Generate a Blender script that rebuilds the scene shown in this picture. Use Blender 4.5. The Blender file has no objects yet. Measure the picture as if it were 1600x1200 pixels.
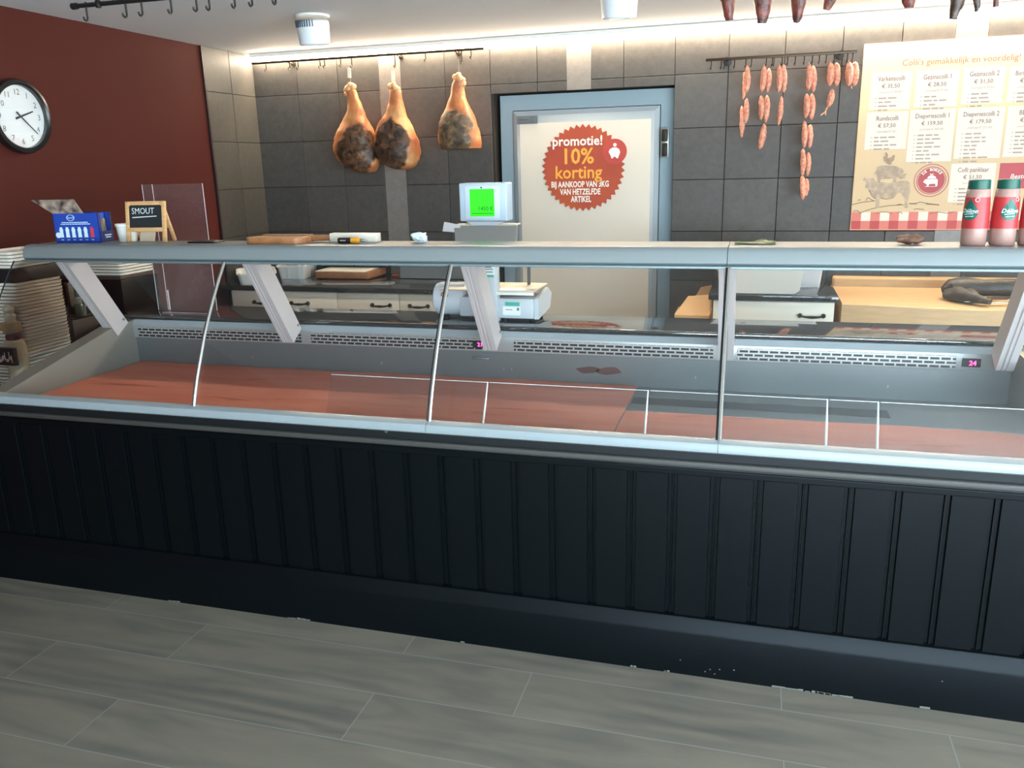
import bpy, bmesh, math, random
from mathutils import Vector, Matrix, noise as mnoise
random.seed(7)
SC = bpy.context.scene
COL = SC.collection

# ------------------------------------------------------------------ camera
RM = ((0.9605042, 0.2772073, -0.0242438), (0.0488351, -0.2536985, -0.9660498), (-0.2739466, 0.9267110, -0.2572160))
FPX, EYE = 1292.2, Vector((0, 0, 1.63))
cam = bpy.data.cameras.new('camera'); camo = bpy.data.objects.new('camera', cam); COL.objects.link(camo)
cam.sensor_width = 36; cam.lens = FPX / 1600 * 36; cam.clip_start = 0.02
r_, d_, f_ = (Vector(v) for v in RM)
camo.matrix_world = Matrix.Translation(EYE) @ Matrix((r_, -d_, -f_)).transposed().to_4x4()
SC.camera = camo
# ------------------------------------------------------------------ view, sky, daylight
SC.view_settings.view_transform = 'Standard'; SC.view_settings.look = 'None'
SC.view_settings.exposure = 0.65; SC.view_settings.gamma = 1; SC.view_settings.use_curve_mapping = False
SKY = 12.5
wd = bpy.data.worlds.new('sky'); SC.world = wd; wd.use_nodes = True
bg = wd.node_tree.nodes['Background']; bg.inputs[1].default_value = SKY
_n, _l = wd.node_tree.nodes, wd.node_tree.links.new
_t = _n.new('ShaderNodeTexCoord'); _s = _n.new('ShaderNodeSeparateXYZ'); _r = _n.new('ShaderNodeValToRGB')
_l(_t.outputs['Generated'], _s.inputs[0]); _m = _n.new('ShaderNodeMath'); _m.operation = 'MULTIPLY_ADD'; _m.inputs[1].default_value = 0.5; _m.inputs[2].default_value = 0.5
_l(_s.outputs['Z'], _m.inputs[0]); _l(_m.outputs[0], _r.inputs[0]); _l(_r.outputs[0], bg.inputs[0])
_e = _r.color_ramp.elements; _e[0].position = 0.47; _e[0].color = (0.84, 1.0, 1.08, 1); _e[1].position = 0.53; _e[1].color = (0.36, 0.50, 0.62, 1)   # sunlit street below, open sky above
WINDOWS = [(-0.35, 3.2, 0.06, 2.36), (-2.42, -2.29, 0.35, 2.28), (-2.13, -2.04, 0.35, 2.28)]   # shop front openings: x0, x1, z0, z1
FRONT_Y = -2.3
SIDE = (-2.0, 2.0, 0.06, 2.36)     # unseen window added at right to brighten the ceiling: y0, y1, z0, z1
for (x0, x1, z0, z1) in WINDOWS:
    l = bpy.data.lights.new('daylight', 'AREA'); l.shape = 'RECTANGLE'; l.size = x1 - x0; l.size_y = z1 - z0
    l.cycles.is_portal = True
    o = bpy.data.objects.new('daylight', l); COL.objects.link(o)
    o.location = ((x0 + x1) / 2, FRONT_Y - 0.02, (z0 + z1) / 2); o.rotation_euler = (math.radians(90), 0, 0)
l = bpy.data.lights.new('daylight', 'AREA'); l.shape = 'RECTANGLE'; l.size = SIDE[1] - SIDE[0]; l.size_y = SIDE[3] - SIDE[2]; l.cycles.is_portal = True  # portal for the added right-hand window
o = bpy.data.objects.new('daylight', l); COL.objects.link(o); o.location = (3.32, (SIDE[0] + SIDE[1]) / 2, (SIDE[2] + SIDE[3]) / 2); o.rotation_euler = (math.radians(90), 0, math.radians(90))
LED = 64.0
SPOT = 32.0

def ray(px, py): return r_ * ((px - 800) / FPX) + d_ * ((py - 600) / FPX) + f_
def at_y(px, py, Y): d = ray(px, py); return EYE + d * (Y / d.y)
def at_z(px, py, Z): d = ray(px, py); return EYE + d * ((Z - EYE.z) / d.z)

# ------------------------------------------------------------------ helpers
def S(r, g, b):
    f = lambda c: (c / 255 / 12.92) if c / 255 <= 0.04045 else ((c / 255 + 0.055) / 1.055) ** 2.4
    return (f(r), f(g), f(b))

MATS = {}
def mat(name, col, rough=0.5, metal=0.0, var=None, bump=None, spec=0.5, emit=None, coat=0, col2=None, alpha=None, sss=0, trans=0, stretch=None):
    if name in MATS: return MATS[name]
    m = bpy.data.materials.new(name); m.use_nodes = True; nt = m.node_tree; b = nt.nodes['Principled BSDF']
    b.inputs['Base Color'].default_value = (*col, 1); b.inputs['Roughness'].default_value = rough
    b.inputs['Metallic'].default_value = metal; b.inputs['Specular IOR Level'].default_value = spec
    b.inputs['Coat Weight'].default_value = coat
    if sss: b.inputs['Subsurface Weight'].default_value = sss; b.inputs['Subsurface Radius'].default_value = (0.01, 0.005, 0.003)
    if emit: b.inputs['Emission Color'].default_value = (*emit[0], 1); b.inputs['Emission Strength'].default_value = emit[1]
    tc = nt.nodes.new('ShaderNodeTexCoord'); src = tc.outputs['Object']
    if stretch:
        mp = nt.nodes.new('ShaderNodeMapping'); mp.inputs['Scale'].default_value = stretch
        nt.links.new(src, mp.inputs[0]); src = mp.outputs[0]
    if var:
        n = nt.nodes.new('ShaderNodeTexNoise'); n.inputs['Scale'].default_value = var[0]; n.inputs['Detail'].default_value = 6
        nt.links.new(src, n.inputs['Vector'])
        r = nt.nodes.new('ShaderNodeValToRGB'); e = r.color_ramp.elements
        c2 = col2 or tuple(c * (1 - var[1]) for c in col)
        e[0].position = 0.35; e[1].position = 0.65; e[0].color = (*c2, 1); e[1].color = (*col, 1)
        nt.links.new(n.outputs['Fac'], r.inputs[0]); nt.links.new(r.outputs[0], b.inputs['Base Color'])
    if bump:
        n2 = nt.nodes.new('ShaderNodeTexNoise'); n2.inputs['Scale'].default_value = bump[0]; n2.inputs['Detail'].default_value = 5
        nt.links.new(src, n2.inputs['Vector'])
        bp = nt.nodes.new('ShaderNodeBump'); bp.inputs['Strength'].default_value = bump[1]; bp.inputs['Distance'].default_value = 0.01
        nt.links.new(n2.outputs['Fac'], bp.inputs['Height']); nt.links.new(bp.outputs[0], b.inputs['Normal'])
    MATS[name] = m; return m

def glass(name, tint=(0.97, 0.985, 0.98), haze=0.0, gain=1.0, r0=0.04):
    if name in MATS: return MATS[name]
    m = bpy.data.materials.new(name); m.use_nodes = True; nt = m.node_tree; N = nt.nodes; N.clear()
    out = N.new('ShaderNodeOutputMaterial'); mix = N.new('ShaderNodeMixShader'); tr = N.new('ShaderNodeBsdfTransparent'); gl = N.new('ShaderNodeBsdfGlossy')
    tr.inputs[0].default_value = (*tint, 1); gl.inputs['Roughness'].default_value = 0.02
    lw = N.new('ShaderNodeLayerWeight'); lw.inputs[0].default_value = 0.5
    p = N.new('ShaderNodeMath'); p.operation = 'POWER'; p.inputs[1].default_value = 5
    ma = N.new('ShaderNodeMath'); ma.operation = 'MULTIPLY_ADD'; ma.inputs[1].default_value = (1 - r0) * gain; ma.inputs[2].default_value = r0 * gain; ma.use_clamp = True
    L = nt.links.new
    L(lw.outputs['Facing'], p.inputs[0]); L(p.outputs[0], ma.inputs[0]); L(ma.outputs[0], mix.inputs[0])
    L(tr.outputs[0], mix.inputs[1]); L(gl.outputs[0], mix.inputs[2])
    last = mix
    if haze:
        df = N.new('ShaderNodeBsdfDiffuse'); df.inputs[0].default_value = (0.75, 0.75, 0.75, 1)
        m2 = N.new('ShaderNodeMixShader'); m2.inputs[0].default_value = haze
        L(mix.outputs[0], m2.inputs[1]); L(df.outputs[0], m2.inputs[2]); last = m2
    L(last.outputs[0], out.inputs[0]); MATS[name] = m; return m

class MB:
    def __init__(s): s.bm = bmesh.new()
    def box(s, x0, x1, y0, y1, z0, z1, bev=0.0, seg=2, M=None):
        n0 = len(s.bm.verts)
        r = bmesh.ops.create_cube(s.bm, size=1)['verts']
        for v in r: v.co = Vector((x0 + (v.co.x + .5) * (x1 - x0), y0 + (v.co.y + .5) * (y1 - y0), z0 + (v.co.z + .5) * (z1 - z0)))
        es = list({e for v in r for e in v.link_edges})
        if bev:
            res = bmesh.ops.bevel(s.bm, geom=es, offset=bev, segments=seg, affect='EDGES', profile=0.5)
            r = list({v for f in res['faces'] for v in f.verts} | {v for v in r if v.is_valid})
        if M is not None:
            for v in r: v.co = M @ v.co
        return s
    def face(s, pts): s.bm.faces.new([s.bm.verts.new(Vector(p)) for p in pts]); return s
    def prism(s, poly, d, depth):
        """poly: 3-D points, extruded by vector d*depth"""
        d = Vector(d) * depth; a = [s.bm.verts.new(Vector(p)) for p in poly]; b = [s.bm.verts.new(Vector(p) + d) for p in poly]
        n = len(a); s.bm.faces.new(a); s.bm.faces.new(b[::-1])
        for i in range(n): s.bm.faces.new((a[i], b[i], b[(i + 1) % n], a[(i + 1) % n]))
        return s
    def rings(s, rs, close=True, cap=True):
        vs = [[s.bm.verts.new(Vector(p)) for p in r] for r in rs]; n = len(vs[0])
        for a, b in zip(vs, vs[1:]):
            for i in range(n if close else n - 1):
                s.bm.faces.new((a[i], a[(i + 1) % n], b[(i + 1) % n], b[i]))
        if cap and close: s.bm.faces.new(vs[0][::-1]); s.bm.faces.new(vs[-1])
        return s
    def tube(s, path, r, n=8):
        P = [Vector(p) for p in path]; rs = []; up = None
        for i, p in enumerate(P):
            t = ((P[min(i + 1, len(P) - 1)] - P[max(i - 1, 0)])).normalized()
            if up is None:
                up = t.orthogonal().normalized()
            else:
                up = (up - t * up.dot(t)); up = up.normalized() if up.length > 1e-6 else t.orthogonal().normalized()
            bt = t.cross(up); rr = r[i] if isinstance(r, (list, tuple)) else r
            rs.append([p + (up * math.cos(a) + bt * math.sin(a)) * rr for a in (2 * math.pi * k / n for k in range(n))])
        return s.rings(rs)
    def lathe(s, prof, c=(0, 0, 0), n=28, axis='z'):
        rs = []
        for (r, h) in prof:
            ring = []
            for k in range(n):
                a = 2 * math.pi * k / n; u, v = max(r, 1e-4) * math.cos(a), max(r, 1e-4) * math.sin(a)
                ring.append(Vector(c) + Vector({'z': (u, v, h), 'y': (u, h, -v), 'x': (h, u, v)}[axis]))
            rs.append(ring)
        return s.rings(rs)
    def text(s, txt, size, o, X, Z, depth=0.0008, align='CENTER', bold=0.0, squash=1.0, shear=0.0):
        cu = bpy.data.curves.new('txt', 'FONT'); cu.body = txt; cu.size = size; cu.align_x = align; cu.offset = bold * size; cu.shear = shear
        cu.extrude = 0; cu.resolution_u = 2
        ob = bpy.data.objects.new('txt', cu); COL.objects.link(ob)
        dg = bpy.context.evaluated_depsgraph_get(); dg.update()
        me = ob.evaluated_get(dg).to_mesh()
        X, Z, o = Vector(X), Vector(Z), Vector(o); Nn = X.cross(Z).normalized()
        vs = [s.bm.verts.new(o + X * (v.co.x * squash) + Z * v.co.y + Nn * depth) for v in me.vertices]
        for p in me.polygons:
            try: s.bm.faces.new([vs[i] for i in p.vertices])
            except ValueError: pass
        ob.evaluated_get(dg).to_mesh_clear(); bpy.data.objects.remove(ob); bpy.data.curves.remove(cu)
        return s
    def warp(s, fn):
        for v in s.bm.verts: v.co = fn(v.co)
        return s
    def done(s, name, m, parent=None, world=False, smooth=35, loc=None, recalc=True):
        bm = s.bm
        if parent is not None and world:
            off = parent.location
            for v in bm.verts: v.co = v.co - off
        if loc is not None:
            for v in bm.verts: v.co = v.co - Vector(loc)
        if recalc: bmesh.ops.recalc_face_normals(bm, faces=bm.faces)
        for f in bm.faces: f.smooth = bool(smooth)
        if smooth:
            lim = math.radians(smooth)
            for e in bm.edges:
                if len(e.link_faces) != 2 or e.calc_face_angle(0) > lim: e.smooth = False
        me = bpy.data.meshes.new(name); bm.to_mesh(me); bm.free()
        me.materials.append(m)
        o = bpy.data.objects.new(name, me); COL.objects.link(o)
        if parent is not None: o.parent = parent
        if loc is not None: o.location = loc
        return o

def tag(o, label, cat, group=None):
    o['label'] = label; o['category'] = cat
    if group: o['group'] = group
    return o
def thing(name, label, cat, loc=(0, 0, 0), rz=0, group=None):
    o = bpy.data.objects.new(name, None); COL.objects.link(o); o.location = loc; o.rotation_euler = (0, 0, rz)
    return tag(o, label, cat, group)
def struct(o): o['kind'] = 'structure'; return o
def copy_thing(root, loc=None, rz=None, label=None):
    r = root.copy(); COL.objects.link(r)
    if loc is not None: r.location = loc
    if rz is not None: r.rotation_euler = (0, 0, rz)
    if label: r['label'] = label
    for ch in list(root.children):
        c = ch.copy(); COL.objects.link(c); c.parent = r
        for g in ch.children:
            d = g.copy(); COL.objects.link(d); d.parent = c
    return r

# ------------------------------------------------------------------ materials
M_black = mat('black paint', S(4, 9, 12), 0.38, spec=0.21, bump=(60, .03))
M_blackgap = mat('black rubber', S(10, 14, 16), 0.6)
M_alu = mat('silver anodised', S(150, 158, 160), 0.36, 0.0, spec=0.6)
M_steel = mat('stainless', S(160, 165, 165), 0.32, 0.85, stretch=(1, 20, 20), bump=(40, .02))
M_panelsteel = mat('grey liner steel', S(122, 126, 126), 0.38, 0.45)
M_postgrey = mat('post aluminium', S(186, 180, 178), 0.4, 0.1)
M_white = mat('white plastic', S(226, 226, 220), 0.4)
M_cream = mat('cream laminate', S(214, 207, 190), 0.5)
M_dark = mat('dark iron', S(28, 26, 25), 0.5, 0.3)
M_ironwarm = mat('brown iron', S(70, 58, 46), 0.4, 0.7)
M_stone = mat('dark granite', S(48, 50, 50), 0.07, var=(120, .2), spec=0.9, coat=.3)
M_redwall = mat('red paint', S(72, 29, 24), 0.75, bump=(120, .05), spec=.15)
M_ceil = mat('ceiling paint', S(212, 214, 216), 0.8)
M_wood = mat('pale wood', S(214, 166, 112), 0.55, var=(14, .25), stretch=(1, 1, 8))
M_wood2 = mat('board wood', S(176, 118, 74), 0.55, var=(20, .3), stretch=(1, 12, 1))
M_card = mat('cardboard', S(208, 164, 112), 0.8)
M_glass = glass('showcase glass', (0.985, 0.99, 0.988), haze=0.0, r0=.022)
M_acryl = glass('clear acrylic', (0.98, 0.985, 0.985), haze=0.006, r0=.02)
M_acryledge = mat('acrylic edge', S(220, 226, 228), 0.3)
M_white_emis = None

# ------------------------------------------------------------------ room
LX, BY, CZ, RX = -3.43, 5.41, 2.40, 3.3
def floor_mat():
    m = bpy.data.materials.new('grey oak planks'); m.use_nodes = True; nt = m.node_tree; N, L = nt.nodes, nt.links.new; b = N['Principled BSDF']
    tc = N.new('ShaderNodeTexCoord'); mp = N.new('ShaderNodeMapping'); mp.inputs['Location'].default_value = (0.64, 0.0, 0)
    L(tc.outputs['Object'], mp.inputs[0])
    br = N.new('ShaderNodeTexBrick'); br.inputs['Scale'].default_value = 1; br.inputs['Brick Width'].default_value = 1.25
    br.inputs['Row Height'].default_value = 0.2293; br.inputs['Mortar Size'].default_value = 0.0022; br.inputs['Mortar Smooth'].default_value = 0.4
    br.offset = 0.37; br.offset_frequency = 2
    br.inputs['Color1'].default_value = (0.35, 0.35, 0.35, 1); br.inputs['Color2'].default_value = (0.75, 0.75, 0.75, 1); br.inputs['Mortar'].default_value = (.5, .5, .5, 1)
    mo = N.new('ShaderNodeVectorMath'); mo.operation = 'ADD'; mo.inputs[1].default_value = (0, 0.2293 * 20 - 2.314, 0)
    L(mp.outputs[0], mo.inputs[0]); L(mo.outputs[0], br.inputs['Vector'])
    st = N.new('ShaderNodeVectorMath'); st.operation = 'MULTIPLY'; st.inputs[1].default_value = (1.0, 5, 1); L(tc.outputs['Object'], st.inputs[0])
    ad = N.new('ShaderNodeVectorMath'); ad.operation = 'ADD'; L(st.outputs[0], ad.inputs[0])
    sc = N.new('ShaderNodeVectorMath'); sc.operation = 'SCALE'; sc.inputs['Scale'].default_value = 9; L(br.outputs['Color'], sc.inputs[0]); L(sc.outputs[0], ad.inputs[1])
    n1 = N.new('ShaderNodeTexNoise'); n1.inputs['Scale'].default_value = 1.8; n1.inputs['Detail'].default_value = 8; n1.inputs['Distortion'].default_value = 1.2; L(ad.outputs[0], n1.inputs['Vector'])
    r = N.new('ShaderNodeValToRGB'); e = r.color_ramp.elements
    e[0].position = 0.2; e[0].color = (*S(102, 96, 87), 1); e[1].position = 0.78; e[1].color = (*S(134, 124, 108), 1)
    x = e.new(0.48); x.color = (*S(122, 113, 99), 1)
    L(n1.outputs['Fac'], r.inputs[0])
    w = N.new('ShaderNodeTexWave'); w.wave_type = 'RINGS'; w.inputs['Scale'].default_value = 1.1; w.inputs['Distortion'].default_value = 9; w.inputs['Detail'].default_value = 3; L(ad.outputs[0], w.inputs['Vector'])
    n3 = N.new('ShaderNodeTexNoise'); n3.inputs['Scale'].default_value = 0.9; L(ad.outputs[0], n3.inputs['Vector'])
    mm = N.new('ShaderNodeMapRange'); mm.inputs[1].default_value = 0.52; mm.inputs[2].default_value = 0.68; mm.inputs[4].default_value = 0.5; L(n3.outputs['Fac'], mm.inputs[0])
    mu = N.new('ShaderNodeMath'); mu.operation = 'MULTIPLY'; L(w.outputs['Fac'], mu.inputs[0]); L(mm.outputs[0], mu.inputs[1])
    mx = N.new('ShaderNodeMix'); mx.data_type = 'RGBA'; L(mu.outputs[0], mx.inputs['Factor']); L(r.outputs[0], mx.inputs['A']); mx.inputs['B'].default_value = (*S(78, 77, 75), 1)
    m3 = N.new('ShaderNodeMix'); m3.data_type = 'RGBA'; L(br.outputs['Fac'], m3.inputs['Factor']); L(mx.outputs['Result'], m3.inputs['A']); m3.inputs['B'].default_value = (*S(140, 138, 130), 1)
    L(m3.outputs['Result'], b.inputs['Base Color']); b.inputs['Roughness'].default_value = 0.55; b.inputs['Specular IOR Level'].default_value = 0.35
    return m
struct(MB().box(LX - .1, RX + .1, FRONT_Y - .1, BY + .2, -0.1, 0).done('floor', floor_mat()))
struct(MB().box(LX - .1, RX + .1, FRONT_Y - .1, BY + .2, CZ, CZ + .1).done('ceiling', M_ceil))
struct(MB().box(RX, RX + .1, FRONT_Y - .1, SIDE[0], 0, CZ).box(RX, RX + .1, SIDE[1], BY + .2, 0, CZ).box(RX, RX + .1, SIDE[0], SIDE[1], 0, SIDE[2]).box(RX, RX + .1, SIDE[0], SIDE[1], SIDE[3], CZ).done('wall_right', mat('right wall paint', S(205, 200, 194), 0.7)))
# shop front wall with openings
wl = MB(); xs = sorted(WINDOWS, key=lambda w: w[0]); x = LX - .1
for (x0, x1, z0, z1) in xs:
    wl.box(x, x0, FRONT_Y - .1, FRONT_Y, 0, CZ); wl.box(x0, x1, FRONT_Y - .1, FRONT_Y, 0, z0); wl.box(x0, x1, FRONT_Y - .1, FRONT_Y, z1, CZ); x = x1
wl.box(x, RX + .1, FRONT_Y - .1, FRONT_Y, 0, CZ)
struct(wl.done('wall_front', mat('front wall paint', S(200, 196, 190), 0.7)))
for i, (x0, x1, z0, z1) in enumerate(WINDOWS):
    b = MB(); t = 0.04
    b.box(x0, x0 + t, FRONT_Y - .08, FRONT_Y + .01, z0, z1).box(x1 - t, x1, FRONT_Y - .08, FRONT_Y + .01, z0, z1)
    b.box(x0, x1, FRONT_Y - .08, FRONT_Y + .01, z0, z0 + t).box(x0, x1, FRONT_Y - .08, FRONT_Y + .01, z1 - t, z1)
    if i == 0: b.box(1.4, 1.45, FRONT_Y - .08, FRONT_Y + .01, z0, z1)
    wn = struct(b.done('window_%d' % (i + 1), mat('window frame dark', S(50, 50, 52), 0.5)))
    MB().box(x0 + t, x1 - t, FRONT_Y - .045, FRONT_Y - .04, z0 + t, z1 - t).done('window_pane', glass('window glass', (1, 1, 1)), wn)
b = MB()
for y0, y1, z0, z1 in ((SIDE[0], SIDE[0] + .04, *SIDE[2:]), (SIDE[1] - .04, SIDE[1], *SIDE[2:]), (-.02, .02, *SIDE[2:]), (SIDE[0], SIDE[1], SIDE[2], SIDE[2] + .04), (SIDE[0], SIDE[1], SIDE[3] - .04, SIDE[3])): b.box(RX, RX + .08, y0, y1, z0, z1)
wn = struct(b.done('window_4', mat('window frame dark', S(50, 50, 52), 0.5)))  # side window added for its daylight, out of view
MB().box(RX + .04, RX + .045, SIDE[0] + .04, SIDE[1] - .04, SIDE[2] + .04, SIDE[3] - .04).done('window_pane', glass('window glass', (1, 1, 1)), wn)  # pane of the added side window, out of view
# left wall: painted part and tiled end
struct(MB().box(LX - .1, LX, FRONT_Y - .1, 4.83, 0, CZ).done('wall_left', M_redwall))

def tile_mat(name, c1, c2, rough=0.55):
    m = bpy.data.materials.new(name); m.use_nodes = True; nt = m.node_tree; N, L = nt.nodes, nt.links.new; b = N['Principled BSDF']
    g = N.new('ShaderNodeNewGeometry'); tc = N.new('ShaderNodeTexCoord')
    n = N.new('ShaderNodeTexNoise'); n.inputs['Scale'].default_value = 26; n.inputs['Detail'].default_value = 8; n.inputs['Roughness'].default_value = 0.7; L(tc.outputs['Object'], n.inputs['Vector'])
    a = N.new('ShaderNodeMath'); a.operation = 'MULTIPLY_ADD'; a.inputs[1].default_value = 0.3; L(g.outputs['Random Per Island'], a.inputs[0]); L(n.outputs['Fac'], a.inputs[2])
    r = N.new('ShaderNodeValToRGB'); e = r.color_ramp.elements; e[0].position = 0.45; e[1].position = 0.9; e[0].color = (*c1, 1); e[1].color = (*c2, 1)
    L(a.outputs[0], r.inputs[0]); L(r.outputs[0], b.inputs['Base Color']); b.inputs['Roughness'].default_value = rough
    bp = N.new('ShaderNodeBump'); bp.inputs['Strength'].default_value = 0.15; bp.inputs['Distance'].default_value = 0.004
    L(n.outputs['Fac'], bp.inputs['Height']); L(bp.outputs[0], b.inputs['Normal'])
    return m
M_tile = tile_mat('dark slate tiles', S(66, 63, 60), S(82, 78, 74))
M_tile_l = tile_mat('left slate tiles', S(60, 57, 52), S(73, 69, 63))
M_pil = tile_mat('smooth stone strip', S(112, 106, 102), S(130, 124, 118), 0.4)
M_grout = mat('dark grout', S(52, 44, 38), 0.9)
zrows = [0.0, 0.26, 0.57, 0.88, 1.191, 1.507, 1.815, 2.126, CZ]
DX0, DX1, DZ = -1.675, -0.517, 2.07
def tiles(mb, xs, zr, skip=None, g=0.0018):
    for x0, x1 in xs:
        for z0, z1 in zip(zr, zr[1:]):
            if x0 < DX1 and x1 > DX0 and z0 < DZ:
                if z1 <= DZ: 
                    if x0 < DX0 - .02: mb.box(x0 + g, DX0, BY - .012, BY, z0 + g, z1 - g, .0015, 1)
                    if x1 > DX1 + .02: mb.box(DX1, x1 - g, BY - .012, BY, z0 + g, z1 - g, .0015, 1)
                    continue
                if x0 < DX0 - .02: mb.box(x0 + g, DX0, BY - .012, BY, z0 + g, DZ, .0015, 1)
                if x1 > DX1 + .02: mb.box(DX1, x1 - g, BY - .012, BY, z0 + g, DZ, .0015, 1)
                z0 = DZ - g
            mb.box(x0 + g, x1 - g, BY - .012, BY, z0 + g, z1 - g, 0.0015, 1)
xl = [LX, -3.085, -2.775, -2.469]; xm = [-2.313, -2.002, -1.69, -1.378, -1.187]; xr = [-1.032, -0.829, -0.517, -0.203, 0.115, 0.428, 0.738, 1.008]; xe = [1.169, 1.48, 1.79, 2.1, 2.41, 2.72, 3.03, RX]
b = MB()
for q in (xl, xm, xr, xe): tiles(b, list(zip(q, q[1:])), zrows)
wb = struct(b.done('wall_back', M_tile))
b = MB(); b.box(LX - .1, DX0, BY, BY + .14, 0, CZ); b.box(DX1, RX + .1, BY, BY + .14, 0, CZ); b.box(DX0, DX1, BY, BY + .14, DZ, CZ)
b.box(DX0 - .1, DX1 + .1, BY + .136, BY + .2, 0, CZ); b.done('grout_backing', M_grout, wb)
b = MB(); b.box(-2.469, -2.313, BY - .011, BY, 0, CZ); b.box(-1.187, -1.032, BY - .011, BY, DZ, CZ); b.box(1.008, 1.169, BY - .011, BY, 0, CZ)
b.done('smooth_strip', M_pil, wb)
b = MB()
for y0, y1 in ((4.842, 5.12), (5.12, 5.398)):
    for z0, z1 in zip(zrows, zrows[1:]): b.box(LX, LX + .01, y0 + .0018, y1 - .0018, z0 + .0018, z1 - .0018, .0015, 1)
wt = struct(b.done('wall_left_tiled', M_tile_l))
MB().box(LX - .1, LX, 4.83, BY + .14, 0, CZ).done('grout_backing', M_grout, wt)
struct(MB().box(LX, LX + .014, 4.826, 4.842, 0, CZ).done('trim_1', mat('dark trim', S(40, 24, 26), 0.5)))

# led strip along the ceiling corner
led = thing('ceiling_light_strip', 'glowing warm white light strip along the ceiling edge above the tiled wall', 'light strip', (0, 5.38, 2.36))
M_led = mat('led diffuser', (1, .95, .85), 0.5, emit=((1.0, 0.83, 0.62), LED))
b = MB(); x0, x1 = LX + .03, RX
b.prism([(x0, 5.346, 2.392), (x0, 5.397, 2.392), (x0, 5.397, 2.346), (x0, 5.391, 2.347)], (1, 0, 0), x1 - x0)
b.done('diffuser', M_led, led, True)
MB().box(x0, x1, 5.336, 5.345, 2.378, 2.3995).done('shield_lip', M_white, led, True)  # lip added to keep strip light off the ceiling

# ------------------------------------------------------------------ cold room door
dr = struct(bpy.data.objects.new('door_1', None)); COL.objects.link(dr); dr.location = (-1.09, BY + .06, 0)
M_frame = mat('blue grey steel', S(138, 156, 164), 0.55, spec=.3)
M_leafedge = mat('grey door edge', S(160, 168, 172), 0.5, spec=.3)
b = MB(); ya, yb = BY + .045, BY + .134; X0, X1, ZT = -1.645, -0.517, 2.058
for (a0, a1, c0, c1) in ((X0, X0 + .085, 0, ZT), (X1 - .085, X1, 0, ZT), (X0 + .085, X1 - .085, ZT - .095, ZT)): b.box(a0, a1, ya, yb, c0, c1)
b.done('door_frame', M_frame, dr, True)
b = MB(); lx0, lx1, lz = X0 + .09, X1 - .09, ZT - .1
b.prism([(lx0, ya - .012, 0.02), (lx1, ya - .012, 0.02), (lx1, ya - .012, lz), (lx0, ya - .012, lz)], (0, 1, 0), .1)
# chamfered border of the leaf
i = .028
fr = [(lx0, 0.02), (lx1, 0.02), (lx1, lz), (lx0, lz)]; inn = [(lx0 + i, 0.05), (lx1 - i, 0.05), (lx1 - i, lz - i), (lx0 + i, lz - i)]
for k in range(4):
    p, q, u, v = fr[k], fr[(k + 1) % 4], inn[(k + 1) % 4], inn[k]
    b.face([(p[0], ya - .012, p[1]), (q[0], ya - .012, q[1]), (u[0], ya - .03, u[1]), (v[0], ya - .03, v[1])])
b.done('door_leaf', M_leafedge, dr, True)
MB().box(lx0 + .028, lx1 - .028, ya - .033, ya - .01, 0.05, lz - .028, .002).done('door_border', M_leafedge, dr, True)
MB().box(lx0 + .05, lx1 - .05, ya - .037, ya - .012, 0.07, lz - .078).done('door_panel', mat('cream door panel', S(222, 210, 192), 0.45), dr, True)
hb = MB().box(-0.599, -0.547, ya - .03, ya + .01, 1.645, 1.825, .004).done('door_latch', mat('latch chrome', S(150, 148, 140), 0.3, 0.5), dr, True)
o = MB().box(-0.591, -0.553, ya - .05, ya - .028, 1.742, 1.815, .006).box(-0.586, -0.553, ya - .046, ya - .028, 1.652, 1.732, .006).done('latch_grip', M_dark, hb); o.matrix_parent_inverse = Matrix.Identity(4)
for v in o.data.vertices: v.co -= Vector(dr.location)
b = MB().box(-1.523, -1.385, ya - .041, ya - .036, 1.876, 1.926).done('name_plate', mat('plate steel', S(128, 132, 134), 0.35, 0.6), dr, True)
b = MB(); b.tube([(-1.418 + .012 * math.cos(a), ya - .043, 1.904 + .012 * math.sin(a)) for a in [k * math.pi / 8 for k in range(15)]], .0018, 5); b.box(-1.512, -1.44, ya - .0425, ya - .041, 1.899, 1.907); b.box(-1.512, -1.40, ya - .0425, ya - .041, 1.884, 1.886)
b.done('plate_mark', mat('plate ink', S(84, 90, 98), 0.5), dr, True)

# promotion sticker
SY = ya - .040
sg = thing('promotion_sign', 'round zigzag edged orange red promotion sticker on the cold room door', 'sign', (-1.088, SY, 1.592))
b = MB(); pts = []; nt_ = 42
for k in range(nt_ * 2):
    a = math.pi * k / nt_; r = 0.272 if k % 2 else 0.250
    pts.append((r * math.cos(a), 0, r * math.sin(a)))
b.prism(pts, (0, -1, 0), .004); b.done('disc', mat('orange red vinyl', S(184, 80, 42), 0.6, var=(3, .12), col2=S(172, 66, 46)), sg)
b = MB(); b.prism([(0.205 + .078 * math.cos(a), -.004, .098 + .078 * math.sin(a)) for a in [2 * math.pi * k / 32 for k in range(32)]], (0, -1, 0), .003)
b.done('savings_badge', mat('badge red', S(190, 68, 56), 0.5), sg)
M_ink = mat('white print', S(244, 236, 222), 0.5); M_yel = mat('yellow print', S(250, 168, 62), 0.5)
X_, Z_ = (1, 0, 0), (0, 0, 1)
b = MB()
b.text('promotie!', .083, (-.035, -.0045, .142), X_, Z_, bold=.02, squash=.98)
b.text('BIJ AANKOOP VAN 3KG', .052, (-.02, -.0045, -.118), X_, Z_, bold=.026, squash=.68)
b.text('VAN HETZELFDE', .052, (-.018, -.0045, -.165), X_, Z_, bold=.026, squash=.68); b.text('ARTIKEL', .052, (-.012, -.0045, -.212), X_, Z_, bold=.026, squash=.68)
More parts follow.
